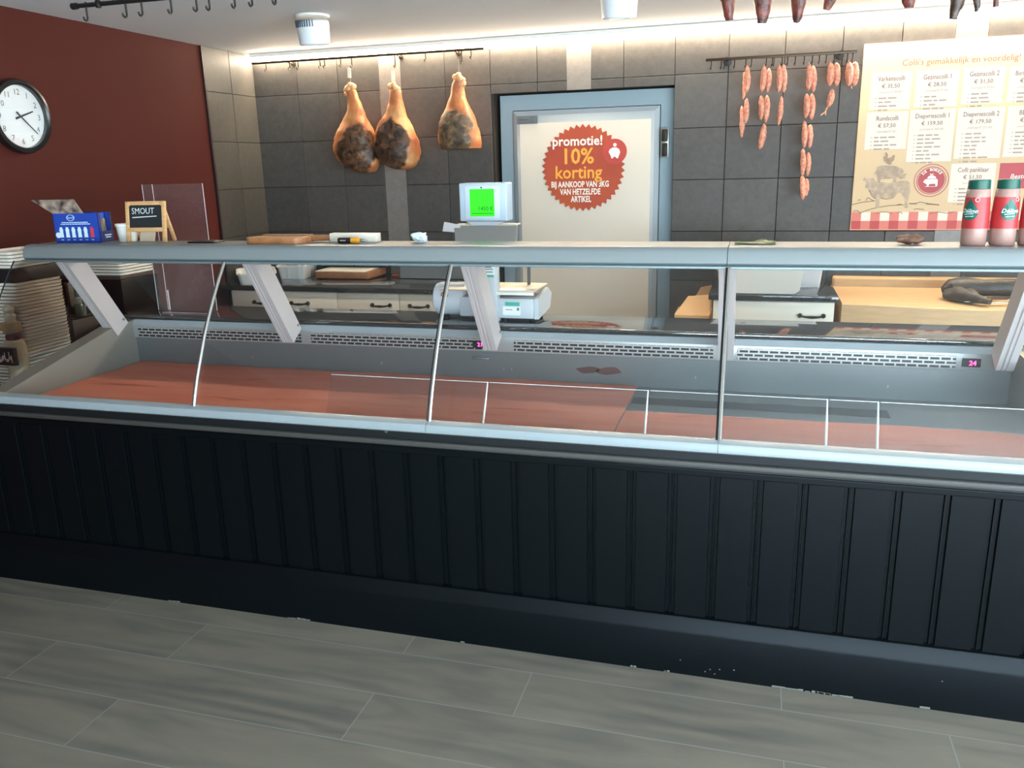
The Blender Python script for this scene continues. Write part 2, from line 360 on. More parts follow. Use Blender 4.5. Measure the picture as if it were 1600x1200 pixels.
# piggy bank on the badge
cx, cz = .205, .092
pig = [(-.038, .004), (-.03, .02), (-.012, .03), (.012, .03), (.03, .018), (.036, .0), (.028, -.02), (.022, -.036), (.012, -.036), (.008, -.027), (-.006, -.027), (-.01, -.036), (-.02, -.036), (-.024, -.02)]
b.prism([(cx + p, -.0072, cz + q) for p, q in pig], (0, -1, 0), .0008)
b.prism([(cx + .002 + .011 * math.cos(a), -.0072, cz + .046 + .011 * math.sin(a)) for a in [2 * math.pi * k / 14 for k in range(14)]], (0, -1, 0), .0008)
b.done('white_lettering', M_ink, sg)
b = MB(); b.text('10%', .135, (-.035, -.0045, .03), X_, Z_, bold=.02, squash=.95); b.text('korting', .112, (-.03, -.0045, -.062), X_, Z_, bold=.016, squash=.95)
b.done('yellow_lettering', M_yel, sg)

# ------------------------------------------------------------------ menu board
BX, BZ0, BZ1, BYY = 0.541, 1.195, 2.236, BY - .03
bd = thing('menu_board', 'large cream price board with farm animal drawing and red check border', 'menu board', (BX, BYY, BZ0))
BW, BH = 1.45, BZ1 - BZ0
M_paper = mat('cream print', S(214, 188, 152), 0.6, spec=.25); M_box = mat('pale print box', S(218, 204, 186), 0.45)
MB().box(0, BW, 0, .017, 0, BH, .004).done('panel', M_paper, bd)
fy = -.0008
def rect(mb, x0, x1, z0, z1, y=fy): mb.face([(x0, y, z0), (x1, y, z0), (x1, y, z1), (x0, y, z1)])
ca, cb_, cc = MB(), MB(), MB(); cw = 0.0517; k = 0
x = 0.004
while x < BW - .01:
    x1 = min(x + cw, BW)
    if k % 2 == 0: rect(cb_, x, x1, .056, .107); rect(ca, x, x1, .008, .056)
    else: rect(cb_, x, x1, .008, .056); rect(cc, x, x1, .056, .107)
    x += cw; k += 1
rect(ca, 0, BW, 0.0005, .004)
ca.done('check_dark', mat('check dark red', S(176, 52, 50), 0.5), bd, smooth=0); cb_.done('check_mid', mat('check mid red', S(204, 108, 92), 0.5), bd, smooth=0); cc.done('check_pale', M_box, bd, smooth=0)
# board coordinates from the photograph: plane of the board
def bp(px, py): p = at_y(px, py, BYY); return (p.x - BX, p.z - BZ0)
tb = MB(); brown = MB(); grey = MB()
def price_box(px0, py0, px1, py1, title, price, sub, lines, tsize=.036):
    x0, z1 = bp(px0, py0); x1, z0 = bp(px1, py0)[0], bp(px0, py1)[1]; rect(tb, x0, x1, z0, z1, -.0004); c = (x0 + x1) / 2
    brown.text(title, tsize, (c, -.0012, z1 - .047), X_, Z_, bold=.006, squash=.8)
    brown.text(price, .030, (c, -.0012, z1 - .085), X_, Z_, bold=.006)
    grey.text(sub, .016, (c, -.0012, z1 - .113), X_, Z_)
    rnd = random.Random(px0)
    for j in range(lines):
        z = z1 - .142 - j * .0215; xx = x0 + .03; rect(grey, xx, xx + .008, z, z + .004, -.001); xx += .018
        for w in range(rnd.randint(2, 3)):
            wd_ = rnd.uniform(.018, .05)
            if xx + wd_ > x1 - .02: break
            rect(grey, xx, xx + wd_, z - .002, z + .006, -.001); xx += wd_ + .008
price_box(1362, 114, 1426, 172, 'Varkenscolli', '€ 35,50', '(normaal € 44,40)', 4)
price_box(1433, 111, 1500, 168, 'Gezinscolli 1', '€ 28,50', '(normaal € 37,40)', 4)
price_box(1507, 106, 1572, 163, 'Gezinscolli 2', '€ 31,50', '(normaal € 39,40)', 4)
price_box(1579, 104, 1645, 160, 'Barbecuecolli', '€ 35,50', '(normaal € 44,40)', 3, .034)
price_box(1355, 176, 1420, 234, 'Rundscolli', '€ 57,50', '(normaal € 72)', 4)
price_box(1423, 172, 1494, 253, 'Diepvriescolli 1', '€ 159,50', '(normaal € 205,40)', 8, .036)
price_box(1498, 169, 1571, 248, 'Diepvriescolli 2', '€ 179,50', '(normaal € 231,40)', 8, .036)
price_box(1576, 166, 1648, 245, 'BBQ-colli', '€ 35,50', '(normaal € 44,40)', 6)
price_box(1487, 256, 1557, 316, 'Colli panklaar', '€ 51,50', '(normaal € 65)', 5, .036)
tb.done('price_boxes', M_box, bd, smooth=0)
x0, z0 = bp(1409, 103); red_t = MB(); red_t.text("Colli's gemakkelijk en voordelig!", .047, (x0, -.0012, z0), X_, Z_, align='LEFT', bold=.004, squash=.97)
red_t.done('title_lettering', mat('dusty red print', S(158, 92, 80), 0.5), bd, smooth=0)
brown.done('price_lettering', mat('brown print', S(120, 84, 80), 0.5), bd, smooth=0)
grey.done('small_lettering', mat('faint print', S(160, 140, 128), 0.5), bd, smooth=0)
b = MB(); x0, z1 = bp(1563, 255); x1, z0 = bp(1655, 285); rect(b, x0, x1, z0 - .03, z1); b.done('red_box', mat('box red', S(176, 58, 62), 0.5), bd, smooth=0)
b = MB(); b.text('Bestellen kan', .036, ((x0 + x1) / 2, -.002, z1 - .085), X_, Z_, bold=.008, shear=.2); b.done('red_box_lettering', M_ink, bd, smooth=0)
# round emblem
ex, ez = bp(1455, 282)
def disc(mb, cx, cz, r, y, n=40, r2=None):
    if r2 is None: mb.face([(cx + r * math.cos(2 * math.pi * k / n), y, cz + r * math.sin(2 * math.pi * k / n)) for k in range(n)])
    else:
        for k in range(n):
            a, c = 2 * math.pi * k / n, 2 * math.pi * (k + 1) / n
            mb.face([(cx + r * math.cos(a), y, cz + r * math.sin(a)), (cx + r * math.cos(c), y, cz + r * math.sin(c)), (cx + r2 * math.cos(c), y, cz + r2 * math.sin(c)), (cx + r2 * math.cos(a), y, cz + r2 * math.sin(a))])
M_emb = mat('emblem red', S(166, 54, 54), 0.5)
b = MB(); disc(b, ex, ez, .092, -.0010, 48, .088); disc(b, ex, ez, .078, -.0010, 48); b.done('emblem_disc', M_emb, bd, smooth=0)
b = MB(); disc(b, ex, ez, .073, -.0016, 48, .0715)
word = 'DE BOKKE'
for j, ch in enumerate(word):
    a = math.radians(90 + 48 - j * 96 / (len(word) - 1)); c = Vector((ex + .054 * math.cos(a), -.0014, ez + .054 * math.sin(a)))
    b.text(ch, .021, c, (math.sin(a), 0, -math.cos(a)), (math.cos(a), 0, math.sin(a)), bold=.02)
for (u0, u1, w0, w1) in ((-.03, .03, -.035, -.033),): rect(b, ex + u0, ex + u1, ez + w0, ez + w1, -.0016)
b.prism([(ex + p, -.0012, ez + q) for p, q in [(-.042, -.008), (-.034, .004), (-.03, .008), (.03, .008), (.034, .0), (.034, -.032), (.026, -.032), (.022, -.018), (-.01, -.02), (-.012, -.032), (-.02, -.032), (-.022, -.02), (-.034, -.014)]], (0, -1, 0), .0006)
b.prism([(ex + p, -.0012, ez + q) for p, q in [(-.022, .011), (-.018, .022), (-.006, .028), (.01, .027), (.022, .02), (.024, .011)]], (0, -1, 0), .0006)
b.prism([(ex + p, -.0012, ez + q) for p, q in [(-.008, .031), (-.01, .039), (-.004, .036), (.004, .036), (.01, .04), (.006, .031)]], (0, -1, 0), .0006)
b.done('emblem_lettering', M_ink, bd, smooth=0)
# sketch: cow, pig and rooster
def sketch(pts, mb, y=-.001): mb.prism([(*[bp(*p)[0]], y, bp(*p)[1]) for p in pts], (0, -1, 0), .0005)
T = lambda l: [(1320 + a / 8, 220 + c / 8) for a, c in l]
b = MB()
sketch(T([(225, 490), (250, 455), (265, 480), (330, 470), (350, 465), (370, 490), (400, 510), (560, 530), (690, 500), (780, 500), (815, 530), (815, 640), (795, 700), (800, 745), (780, 755), (790, 840), (740, 840), (750, 790), (745, 720), (700, 650), (660, 650), (600, 720), (520, 725), (440, 710), (430, 760), (430, 835), (385, 835), (390, 770), (385, 720), (340, 690), (310, 610), (260, 595), (250, 575), (270, 530), (255, 505)]), b)
b.done('cow_drawing', mat('cow print', S(190, 166, 140), 0.6, var=(30, .3)), bd, smooth=0)
b = MB()
sketch(T([(355, 430), (395, 370), (400, 330), (450, 310), (560, 310), (650, 320), (720, 350), (740, 390), (700, 420), (770, 410), (745, 470), (690, 480), (650, 450), (640, 520), (600, 520), (600, 460), (450, 475), (440, 520), (410, 520), (400, 440), (385, 410)]), b, -.0016)
b.done('pig_drawing', mat('pig print', S(182, 158, 134), 0.6, var=(34, .3)), bd, smooth=0)
b = MB()
sketch(T([(500, 150), (525, 145), (540, 180), (535, 215), (580, 210), (600, 180), (625, 180), (615, 240), (580, 270), (590, 290), (555, 300), (520, 280), (485, 240), (485, 200), (510, 185)]), b, -.0022)
b.done('rooster_drawing', mat('rooster print', S(168, 142, 118), 0.6, var=(60, .35)), bd, smooth=0)
b = MB()
def stroke(l, w=.002):
    P = [Vector((bp(*p)[0], -.0012, bp(*p)[1])) for p in T(l)]
    for p, q in zip(P, P[1:]):
        d = (q - p).normalized(); n = Vector((-d.z, 0, d.x)) * w; b.face([p - n, q - n, q + n, p + n])
for l in ([(90, 800), (200, 770), (380, 750)], [(200, 900), (300, 860), (400, 835), (560, 810), (740, 800)], [(800, 783), (880, 783), (940, 765), (990, 775), (1080, 790), (1180, 800)], [(380, 915), (450, 890), (530, 890), (590, 912)], [(650, 900), (690, 890), (720, 910)], [(1060, 915), (1160, 890), (1280, 905), (1380, 890)], [(100, 885), (150, 870), (200, 905)], [(260, 750), (290, 710), (330, 735), (365, 755)], [(160, 745), (200, 735)], [(650, 800), (710, 790)], [(860, 860), (900, 850), (990, 860)], [(1010, 790), (1180, 802)], [(805, 786), (900, 790)]): stroke(l)
for l in ([(450, 472), (540, 468), (600, 458)], [(445, 715), (520, 728), (600, 715), (655, 650)], [(330, 490), (365, 480)], [(690, 470), (770, 412)], [(745, 560), (740, 640), (790, 740)], [(400, 720), (395, 820)], [(300, 610), (340, 690), (385, 725)], [(490, 245), (550, 265), (605, 240)]): stroke(l, .0026)
b.done('sketch_lines', mat('sketch ink', S(122, 98, 80), 0.6), bd, smooth=0)

# ------------------------------------------------------------------ wall clock
ck = thing('wall_clock', 'round wall clock with black rim on the red wall', 'clock', (LX + .012, 3.335, 1.905))
ck.rotation_euler = (0, math.radians(1.1), 0)
b = MB(); b.lathe([(.02, 0), (.168, 0), (.172, .02), (.166, .036), (.152, .04), (.144, .034), (.143, .012)], n=56, axis='x'); b.done('rim', mat('clock rim', S(22, 22, 22), 0.3), ck)
b = MB(); b.lathe([(.01, .0), (.144, .0), (.144, .013), (.01, .013)], n=56, axis='x'); b.done('dial', mat('clock dial', S(224, 226, 226), 0.5), ck)
b = MB()
for h in range(1, 13):
    a = math.radians(90 - 30 * h); b.text(str(h), .038, (.0135, .113 * math.cos(a), .113 * math.sin(a) - .013), (0, 1, 0), (0, 0, 1), bold=-.005)
b.done('numerals', mat('clock ink', S(40, 40, 40), 0.6), ck, smooth=0)
def hand(ang, L, w, x):
    a = math.radians(90 - ang); d = Vector((0, math.cos(a), math.sin(a))); n = Vector((0, -d.z, d.y)); bb = MB()
    p = [d * -.03 - n * w, d * L - n * w * .6, d * L + n * w * .6, d * -.03 + n * w]; bb.prism([q + Vector((x, 0, 0)) for q in p], (1, 0, 0), .0015); return bb
hand(71, .082, .005, .017).done('hour_hand', M_dark, ck); hand(132, .115, .0035, .02).done('minute_hand', M_dark, ck); hand(318, .03, .0015, .022).done('second_hand', M_dark, ck)
b = MB(); b.lathe([(.002, .03), (.145, .03), (.145, .032), (.002, .032)], n=48, axis='x'); b.done('cover_glass', glass('clock glass', (1, 1, 1), r0=.07), ck)

# ------------------------------------------------------------------ ham rack, hooks, hams
def hook_mesh(b, x, y, z, L, r=.004):
    P = [(x, y, z + .012), (x, y - .001, z)] + [(x, y, z - L * .75)]
    P += [(x, y - .012 + .012 * math.cos(a), z - L * .75 - .012 * math.sin(a) * 1.2) for a in [math.pi * k / 6 for k in range(1, 7)]]
    b.tube(P, r, 6); return b
rk = thing('meat_rail', 'long iron hook rail carrying three hams on the tiled wall', 'hook rail', (-2.55, 5.315, 2.335))
MB().tube([(-3.37, 5.315, 2.337), (-1.70, 5.315, 2.337)], .008, 8).done('bar', M_ironwarm, rk, True)
for xb in (-3.1, -2.3, -1.9): MB().tube([(xb, 5.315, 2.337), (xb, 5.40, 2.325)], .006, 6).lathe([(.016, 5.388), (.016, 5.397)], (xb, 0, 2.325), 12, 'y').done('wall_bracket', M_ironwarm, rk, True)
for hx, hl in ((-3.265, .05), (-3.082, .05), (-3.018, .05), (-2.853, .05), (-2.82, .05), (-2.701, .05), (-2.62, .06), (-2.31, .085), (-2.096, .05), (-1.85, .085), (-1.786, .05)):
    hook_mesh(MB(), hx, 5.315, 2.332, hl).done('hook', M_ironwarm, rk, True)

def ham_mat(name, c, rad, seed, c1, c2):
    m = bpy.data.materials.new(name); m.use_nodes = True; nt = m.node_tree; N, L = nt.nodes, nt.links.new; b = N['Principled BSDF']
    tc = N.new('ShaderNodeTexCoord'); mp = N.new('ShaderNodeMapping'); mp.vector_type = 'POINT'
    mp.inputs['Location'].default_value = (-c[0] / rad[0], 0, -c[1] / rad[1]); mp.inputs['Scale'].default_value = (1 / rad[0], 0, 1 / rad[1])
    L(tc.outputs['Object'], mp.inputs[0]); le = N.new('ShaderNodeVectorMath'); le.operation = 'LENGTH'; L(mp.outputs[0], le.inputs[0])
    n = N.new('ShaderNodeTexNoise'); n.inputs['Scale'].default_value = 11; n.inputs['Detail'].default_value = 6; n.noise_dimensions = '4D'; n.inputs['W'].default_value = seed; L(tc.outputs['Object'], n.inputs['Vector'])
    a = N.new('ShaderNodeMath'); a.operation = 'MULTIPLY_ADD'; a.inputs[1].default_value = 0.9; L(n.outputs['Fac'], a.inputs[0]); L(le.outputs['Value'], a.inputs[2])
    fr = N.new('ShaderNodeMapRange'); fr.inputs[1].default_value = 1.38; fr.inputs[2].default_value = 1.48; L(a.outputs[0], fr.inputs[0])
    sp = N.new('ShaderNodeSeparateXYZ'); L(tc.outputs['Object'], sp.inputs[0])
    back = N.new('ShaderNodeMath'); back.operation = 'GREATER_THAN'; back.inputs[1].default_value = 0.03; L(sp.outputs['Y'], back.inputs[0])
    fx = N.new('ShaderNodeMath'); fx.operation = 'MAXIMUM'; L(fr.outputs[0], fx.inputs[0]); L(back.outputs[0], fx.inputs[1])
    n2 = N.new('ShaderNodeTexNoise'); n2.inputs['Scale'].default_value = 22; n2.inputs['Detail'].default_value = 8; n2.noise_dimensions = '4D'; n2.inputs['W'].default_value = seed + 3; n2.inputs['Distortion'].default_value = 1; L(tc.outputs['Object'], n2.inputs['Vector'])
    r1 = N.new('ShaderNodeValToRGB'); e = r1.color_ramp.elements; e[0].position = .35; e[0].color = (*c1, 1); e[1].position = .75; e[1].color = (*c2, 1); x = e.new(.6); x.color = (*[(u * .7 + v * .3) for u, v in zip(c1, c2)], 1); L(n2.outputs['Fac'], r1.inputs[0])
    n3 = N.new('ShaderNodeTexNoise'); n3.inputs['Scale'].default_value = 7; n3.inputs['Detail'].default_value = 4; n3.noise_dimensions = '4D'; n3.inputs['W'].default_value = seed + 9; L(tc.outputs['Object'], n3.inputs['Vector'])
    r2 = N.new('ShaderNodeValToRGB'); e = r2.color_ramp.elements; e[0].position = .3; e[0].color = (*S(140, 76, 54), 1); e[1].position = .68; e[1].color = (*S(206, 152, 98), 1); x = e.new(.5); x.color = (*S(182, 112, 66), 1); L(n3.outputs['Fac'], r2.inputs[0])
    mx = N.new('ShaderNodeMix'); mx.data_type = 'RGBA'; L(fx.outputs[0], mx.inputs['Factor']); L(r1.outputs[0], mx.inputs['A']); L(r2.outputs[0], mx.inputs['B'])
    L(mx.outputs['Result'], b.inputs['Base Color']); b.inputs['Roughness'].default_value = 0.45
    bpn = N.new('ShaderNodeBump'); bpn.inputs['Strength'].default_value = .5; bpn.inputs['Distance'].default_value = .01; L(n2.outputs['Fac'], bpn.inputs['Height']); L(bpn.outputs[0], b.inputs['Normal'])
    return m
def ham(label, loc, prof, m, hookz, tagz=None, seed=0, foot=1):
    h = thing('ham', label, 'ham', loc, 0, 'hams on the wall rail')
    # prof: z, centre x, half width, depth, front flat
    b = MB(); rs = []; n = 36
    def interp(t):
        k = t * (len(prof) - 1); i = min(int(k), len(prof) - 2); u = k - i
        p0 = prof[max(i - 1, 0)]; p1, p2 = prof[i], prof[i + 1]; p3 = prof[min(i + 2, len(prof) - 1)]
        return [0.5 * (2 * q1 + (q2 - q0) * u + (2 * q0 - 5 * q1 + 4 * q2 - q3) * u * u + (-q0 + 3 * q1 - 3 * q2 + q3) * u ** 3) for q0, q1, q2, q3 in zip(p0, p1, p2, p3)]
    for j in range(61):
        z, cx, hw, dp = interp(j / 60); hw = max(hw, .002); dp = max(dp, .002)
        ring = []
        for k in range(n):
            a = 2 * math.pi * k / n; c, s_ = math.cos(a), math.sin(a)
            p = Vector((cx + hw * math.copysign(abs(c) ** .85, c), dp * math.copysign(abs(s_) ** .9, s_), z))
            q = mnoise.noise(p * 16 + Vector((seed, 0, 0))) * .010 + mnoise.noise(p * 45 + Vector((seed, 5, 0))) * .004
            wgt = min(1, hw / .06)
            ring.append(p + Vector((c, s_, 0)) * q * wgt)
        rs.append(ring)
    b.rings(rs); b.done('meat_body', m, h, smooth=60)
    # knuckle end
    b = MB()
    for (dx, dy, dz, r) in ((-.010 * foot, -.012, -.004, .026), (.018 * foot, -.004, .006, .024), (-.026 * foot, -.004, -.034, .022), (.004, -.016, .018, .018), (-.03 * foot, -.01, -.012, .016)):
        bmesh.ops.create_icosphere(b.bm, subdivisions=2, radius=r, matrix=Matrix.Translation((dx, dy, dz - .004)))
    b.warp(lambda p: p + Vector((1, 1, 1)) * mnoise.noise(p * 60) * .004)
    b.done('knuckle', mat('knuckle bone', S(226, 172, 118), 0.6, var=(40, .3)), h, smooth=60)
    b = MB(); b.tube([(.0, 0, hookz - loc[2]), (.003, 0, .02), (0, 0, .0)], .0014, 5)
    b.tube([(.026 * math.cos(a), .026 * math.sin(a), -.03 + .006 * math.cos(a)) for a in [2 * math.pi * k / 12 for k in range(13)]], .0022, 5)
    st = b.done('string', mat('butcher string', S(150, 140, 124), 0.8), h)
    if tagz:
        b = MB(); z = tagz - loc[2]; b.prism([(-.013, -.006, z - .032), (.012, -.004, z - .034), (.015, -.006, z + .03), (-.01, -.006, z + .033)], (0, -1, 0), .0012)
        b.done('paper_tag', mat('tag paper', S(240, 232, 208), 0.6), st)
    return h
HY = 5.268
Ha = [(0, .0, .012, .012), (-.02, .004, .033, .03), (-.06, .012, .036, .034), (-.11, .022, .046, .04), (-.17, .022, .063, .055), (-.235, .016, .098, .075), (-.30, .006, .133, .095), (-.36, .002, .15, .105), (-.42, .012, .155, .11), (-.475, .03, .138, .1), (-.52, .05, .105, .08), (-.545, .062, .062, .05), (-.552, .068, .01, .01)]
Hb = [(0, .0, .012, .012), (-.02, .004, .036, .03), (-.06, .006, .042, .036), (-.11, .004, .052, .042), (-.17, -.002, .072, .055), (-.23, -.012, .11, .075), (-.29, -.010, .137, .095), (-.35, -.006, .152, .105), (-.405, .0, .152, .108), (-.455, .008, .135, .1), (-.495, .02, .1, .08), (-.518, .026, .058, .05), (-.524, .03, .01, .01)]
Hc = [(0, .0, .012, .012), (-.02, .0, .036, .03), (-.06, -.006, .042, .036), (-.11, -.01, .05, .042), (-.17, -.012, .075, .06), (-.22, -.014, .1, .075), (-.27, -.014, .122, .09), (-.32, -.012, .137, .1), (-.365, -.01, .143, .102), (-.40, -.008, .14, .1), (-.425, -.006, .134, .092), (-.437, -.004, .122, .08), (-.441, -.004, .01, .01)]
ham('cured ham at the left of the rail, tagged, overlapping its neighbour', (-2.618, HY, 2.145), Ha, ham_mat('ham dark cut', (.048, -.40), (.135, .16), 1, S(34, 22, 17), S(170, 120, 78)), 2.30, 2.235, 1, 1)
ham('middle cured ham hanging in front of the pale stone strip', (-2.305, HY - .005, 2.133), Hb, ham_mat('ham round cut', (-.014, -.365), (.135, .165), 5, S(32, 25, 23), S(150, 106, 72)), 2.28, 2.20, 2, -1)
ham('flat bottomed cured ham hanging alone beside the cold room door', (-1.862, HY + .01, 2.168), Hc, ham_mat('ham mould cut', (-.024, -.335), (.122, .15), 9, S(60, 52, 44), S(190, 150, 104)), 2.28, None, 3, -1)

# ------------------------------------------------------------------ sausage rack
SRY = 5.30
sr = thing('sausage_rack', 'short black hook rail with fresh sausages beside the price board', 'hook rail', (.08, SRY, 2.19))
MB().box(-.33, .497, SRY - .006, SRY + .006, 2.183, 2.199, .002).done('bar', M_ironwarm, sr, True)
for xb in (-.21, .412):
    MB().tube([(xb, SRY, 2.195), (xb, SRY + .05, 2.20), (xb, BY - .012, 2.195)], .009, 8).lathe([(.026, BY - .02), (.026, BY - .013)], (xb, 0, 2.185), 14, 'y').lathe([(.012, BY - .024), (.024, BY - .02)], (xb, 0, 2.185), 14, 'y').done('wall_bracket', M_dark, sr, True)
for u in (100, 172, 197, 268, 350, 390, 497, 540, 552, 611, 650, 705, 770, 828, 878, 928, 985, 1080, 1118):
    p = at_y(1090 + u * 260 / 1200, 92, SRY); L_ = .045
    b = MB(); b.tube([(p.x, SRY, 2.19), (p.x, SRY, 2.19 - L_), (p.x - .003, SRY - .008, 2.19 - L_ - .008), (p.x - .005, SRY - .014, 2.19 - L_ + .002)], .003, 6); b.done('hook', M_dark, sr, True)
M_saus = mat('raw sausage meat', S(218, 158, 130), 0.42, var=(70, .3), col2=S(188, 110, 86), bump=(70, .5), spec=.6)
def link(x0, z0, x1, z1, w, y, bend=.004, tail=0):
    b = MB(); P = []; R = []; n = 14; d = Vector((x1 - x0, 0, z1 - z0)); nn = Vector((-d.z, 0, d.x)).normalized()
    for j in range(n + 1):
        t = j / n; P.append(Vector((x0, y, z0)) + d * t + nn * bend * math.sin(math.pi * t)); r = math.sin(math.pi * min(max(t, .0), 1)) ** .38 * w
        R.append(max(r, .0022))
    b.tube(P, R, 12); b.warp(lambda p: p + Vector((1, .6, 0)) * mnoise.noise(p * 55) * .0035)
    return b
def strand(label, links, tails=()):
    q = lambda u, v: at_y(1090 + u * 260 / 1200, 60 + v * 260 / 1200, SRY - .012)
    p0 = q(links[0][0], links[0][1]); root = thing('sausage_string', label, 'sausages', (p0.x, SRY - .012, p0.z), 0, 'sausage strings on the short rail')
    for j, (a, c, d, e, w) in enumerate(links):
        s0, s1 = q(a, c), q(d, e); wl_ = w * 260 / 1200 * 5.28 / 1292 / 2 * 1.02
        link(s0.x, s0.z, s1.x, s1.z, wl_, SRY - .012 + (.010 if j % 2 else -.006)).done('sausage_link', M_saus, root, True, smooth=60)
    for (l, w) in tails:
        MB().tube([q(*p) for p in l], w, 6).done('casing_end', mat('casing skin', S(226, 168, 126), 0.4), root, True)
    hk = root.location
    b = MB(); b.tube([(p0.x, SRY - .012, p0.z + .002), (p0.x - .001, SRY - .012, 2.147)], .002, 5); b.done('loop', mat('casing skin', S(226, 168, 126), 0.4), root, True)
strand('sausage string at the far left of the short rail, three slim links', [(358, 195, 352, 395, 38), (335, 240, 330, 440, 26), (352, 430, 345, 610, 34), (318, 485, 316, 715, 36)])
strand('second sausage string from the left, ending in one slanted link', [(480, 195, 462, 390, 40), (515, 215, 502, 388, 34), (458, 412, 455, 592, 38), (500, 408, 488, 610, 40), (480, 615, 448, 800, 44)])
strand('third sausage string from the left, a pair with one thin link below', [(588, 190, 585, 390, 38), (622, 188, 620, 392, 34), (605, 418, 580, 628, 34)])
strand('longest sausage string, five pairs of links reaching lowest on the wall', [(805, 185, 798, 380, 40), (836, 195, 834, 388, 36), (788, 398, 780, 578, 40), (825, 396, 818, 588, 42), (770, 595, 766, 790, 38), (812, 618, 806, 790, 36), (758, 795, 755, 990, 36), (800, 822, 790, 992, 34), (752, 988, 758, 1165, 40), (787, 1010, 782, 1140, 28)])
strand('sausage string with a pair above one tailed link', [(958, 172, 952, 345, 44), (1003, 172, 1000, 345, 44), (972, 362, 940, 500, 42)], [([(938, 490), (920, 530), (888, 555)], .0035), ([(925, 520), (922, 552)], .003)])
strand('shortest sausage string, a single pair next to the price board', [(1092, 170, 1088, 345, 50), (1135, 165, 1128, 345, 50)], [([(1108, 340), (1110, 362)], .003)])

# ------------------------------------------------------------------ hook rail over the counter with dried sausages
CY, CBZ = 3.05, 2.30
cr = thing('ceiling_hook_rail', 'black iron hook rail hung from the ceiling over the counter', 'hook rail', (-.8, CY, CBZ))
MB().tube([(-2.745, CY, CBZ), (-2.69, CY, CBZ), (1.25, CY, CBZ)], .009, 8).lathe([(.013, -2.75), (.013, -2.725)], (0, CY, CBZ), 12, 'x').done('bar', M_dark, cr, True)
for xb in (-2.62, -1.3, .02, 1.1): MB().tube([(xb, CY, CBZ), (xb, CY, CZ - .012)], .007, 8).lathe([(.03, CZ - .014), (.03, CZ - .002)], (xb, CY, 0), 16).lathe([(.01, CBZ - .014), (.016, CBZ), (.01, CBZ + .014)], (xb, CY, 0), 12).done('hanger', M_dark, cr, True)
for px in (135, 197, 222, 268, 308, 328, 368, 395, 432):
    p = at_y(px, 12, CY); hook_mesh(MB(), p.x, CY, CBZ, .062, .0042).done('hook', M_dark, cr, True)
M_dry = mat('dried sausage skin', S(120, 60, 50), 0.45, var=(50, .5), col2=S(62, 32, 28), bump=(60, .5))
for j, (x, zb, r, tilt, lab, c) in enumerate([(-.118, 2.073, .024, .02, 'dried sausage at the left end of the ceiling row, thin tip', 0), (-.013, 2.056, .030, .0, 'fat reddish dried sausage, second of the ceiling row', 0), (.095, 2.050, .026, -.01, 'dark dried sausage with knotted tip, third of the ceiling row', 0), (.185, 2.083, .025, -.05, 'slanted dried sausage ending highest, left of the wide gap', 0), (.427, 2.073, .030, .01, 'dried sausage alone between the two groups above the board', 0), (.556, 2.032, .026, -.03, 'dried sausage with rounded black tip hanging above the price board', 1), (.622, 2.047, .014, .03, 'thin dark pointed dried sausage beside the black tipped one', 1), (.672, 2.057, .014, .0, 'small brown dried sausage end at the far right', 0)]):
    t = thing('dried_sausage', lab, 'dried sausage', (x, CY, CBZ - .045), 0, 'dried sausages over the counter')
    L_ = CBZ - .045 - zb; P = []; R = []
    for k in range(13):
        u = k / 12; P.append((-tilt * (1 - u), .003 * math.sin(u * 6), -L_ * u + 0)); R.append(max(.004, r * (math.sin(math.pi * (u * .93 + .035)) ** .35) * (1 - .12 * math.sin(u * 9))))
    b = MB(); b.tube(P, R, 14); b.warp(lambda p: p + Vector((1, 1, 0)) * mnoise.noise(p * 40 + Vector((j, 0, 0))) * .005)
    b.done('sausage_body', M_dry if not c else mat('black sausage skin', S(70, 50, 40), 0.4, var=(50, .5), bump=(60, .5)), t, smooth=60)
    b = MB(); b.tube([(-tilt, 0, -.002), (-tilt, 0, .02), (-tilt, .008, .05), (-tilt, 0, .056)], .0018, 5); b.done('string_loop', mat('butcher string', S(150, 140, 124), 0.8), t)

# ------------------------------------------------------------------ ceiling spots
def spot(loc, label):
    t = thing('ceiling_spotlight', label, 'spotlight', loc, 0, 'ceiling spots')
    MB().lathe([(.085, -.010), (.09, 0)], n=32).done('mount', M_white, t)
    Mx = Matrix.Translation((0, 0, -.078)) @ Matrix.Rotation(math.radians(6), 4, 'X')
    b = MB(); b.lathe([(.072, .055), (.084, .048), (.086, .03), (.078, -.06), (.072, -.066), (.05, -.066), (.05, -.05)], n=36); b.warp(lambda p: Mx @ p); b.done('housing', mat('spot white', S(214, 220, 224), 0.35), t)
    b = MB()
    for k in range(-4, 5): a = math.radians(-98 + k * 9); b.box(-.0032, .0032, -.004, .004, .0, .034, M=Matrix.Translation((.0855 * math.cos(a), .0855 * math.sin(a), .020)) @ Matrix.Rotation(a + math.pi / 2, 4, 'Z'))
    b.warp(lambda p: Mx @ p); b.done('vent_grille', mat('spot vent', S(70, 84, 96), 0.5), t)
    l = bpy.data.lights.new('spot_lamp', 'SPOT'); l.energy = SPOT; l.color = (1.0, .88, .74); l.spot_size = math.radians(78); l.spot_blend = .5; l.shadow_soft_size = .045
    lo = bpy.data.objects.new('spot_lamp', l); COL.objects.link(lo); lo.parent = t; lo.location = (0, 0, -.15)
    return t
spot((-2.268, 4.18, CZ), 'white ceiling spotlight to the left, above the hams')
spot((-.645, 4.05, CZ), 'white ceiling spotlight to the right, cut by the photo edge')
spot((1.0, 4.0, CZ), 'added white ceiling spotlight farthest right, out of view over the butcher block')  # third spot is made up, out of view, to light this end

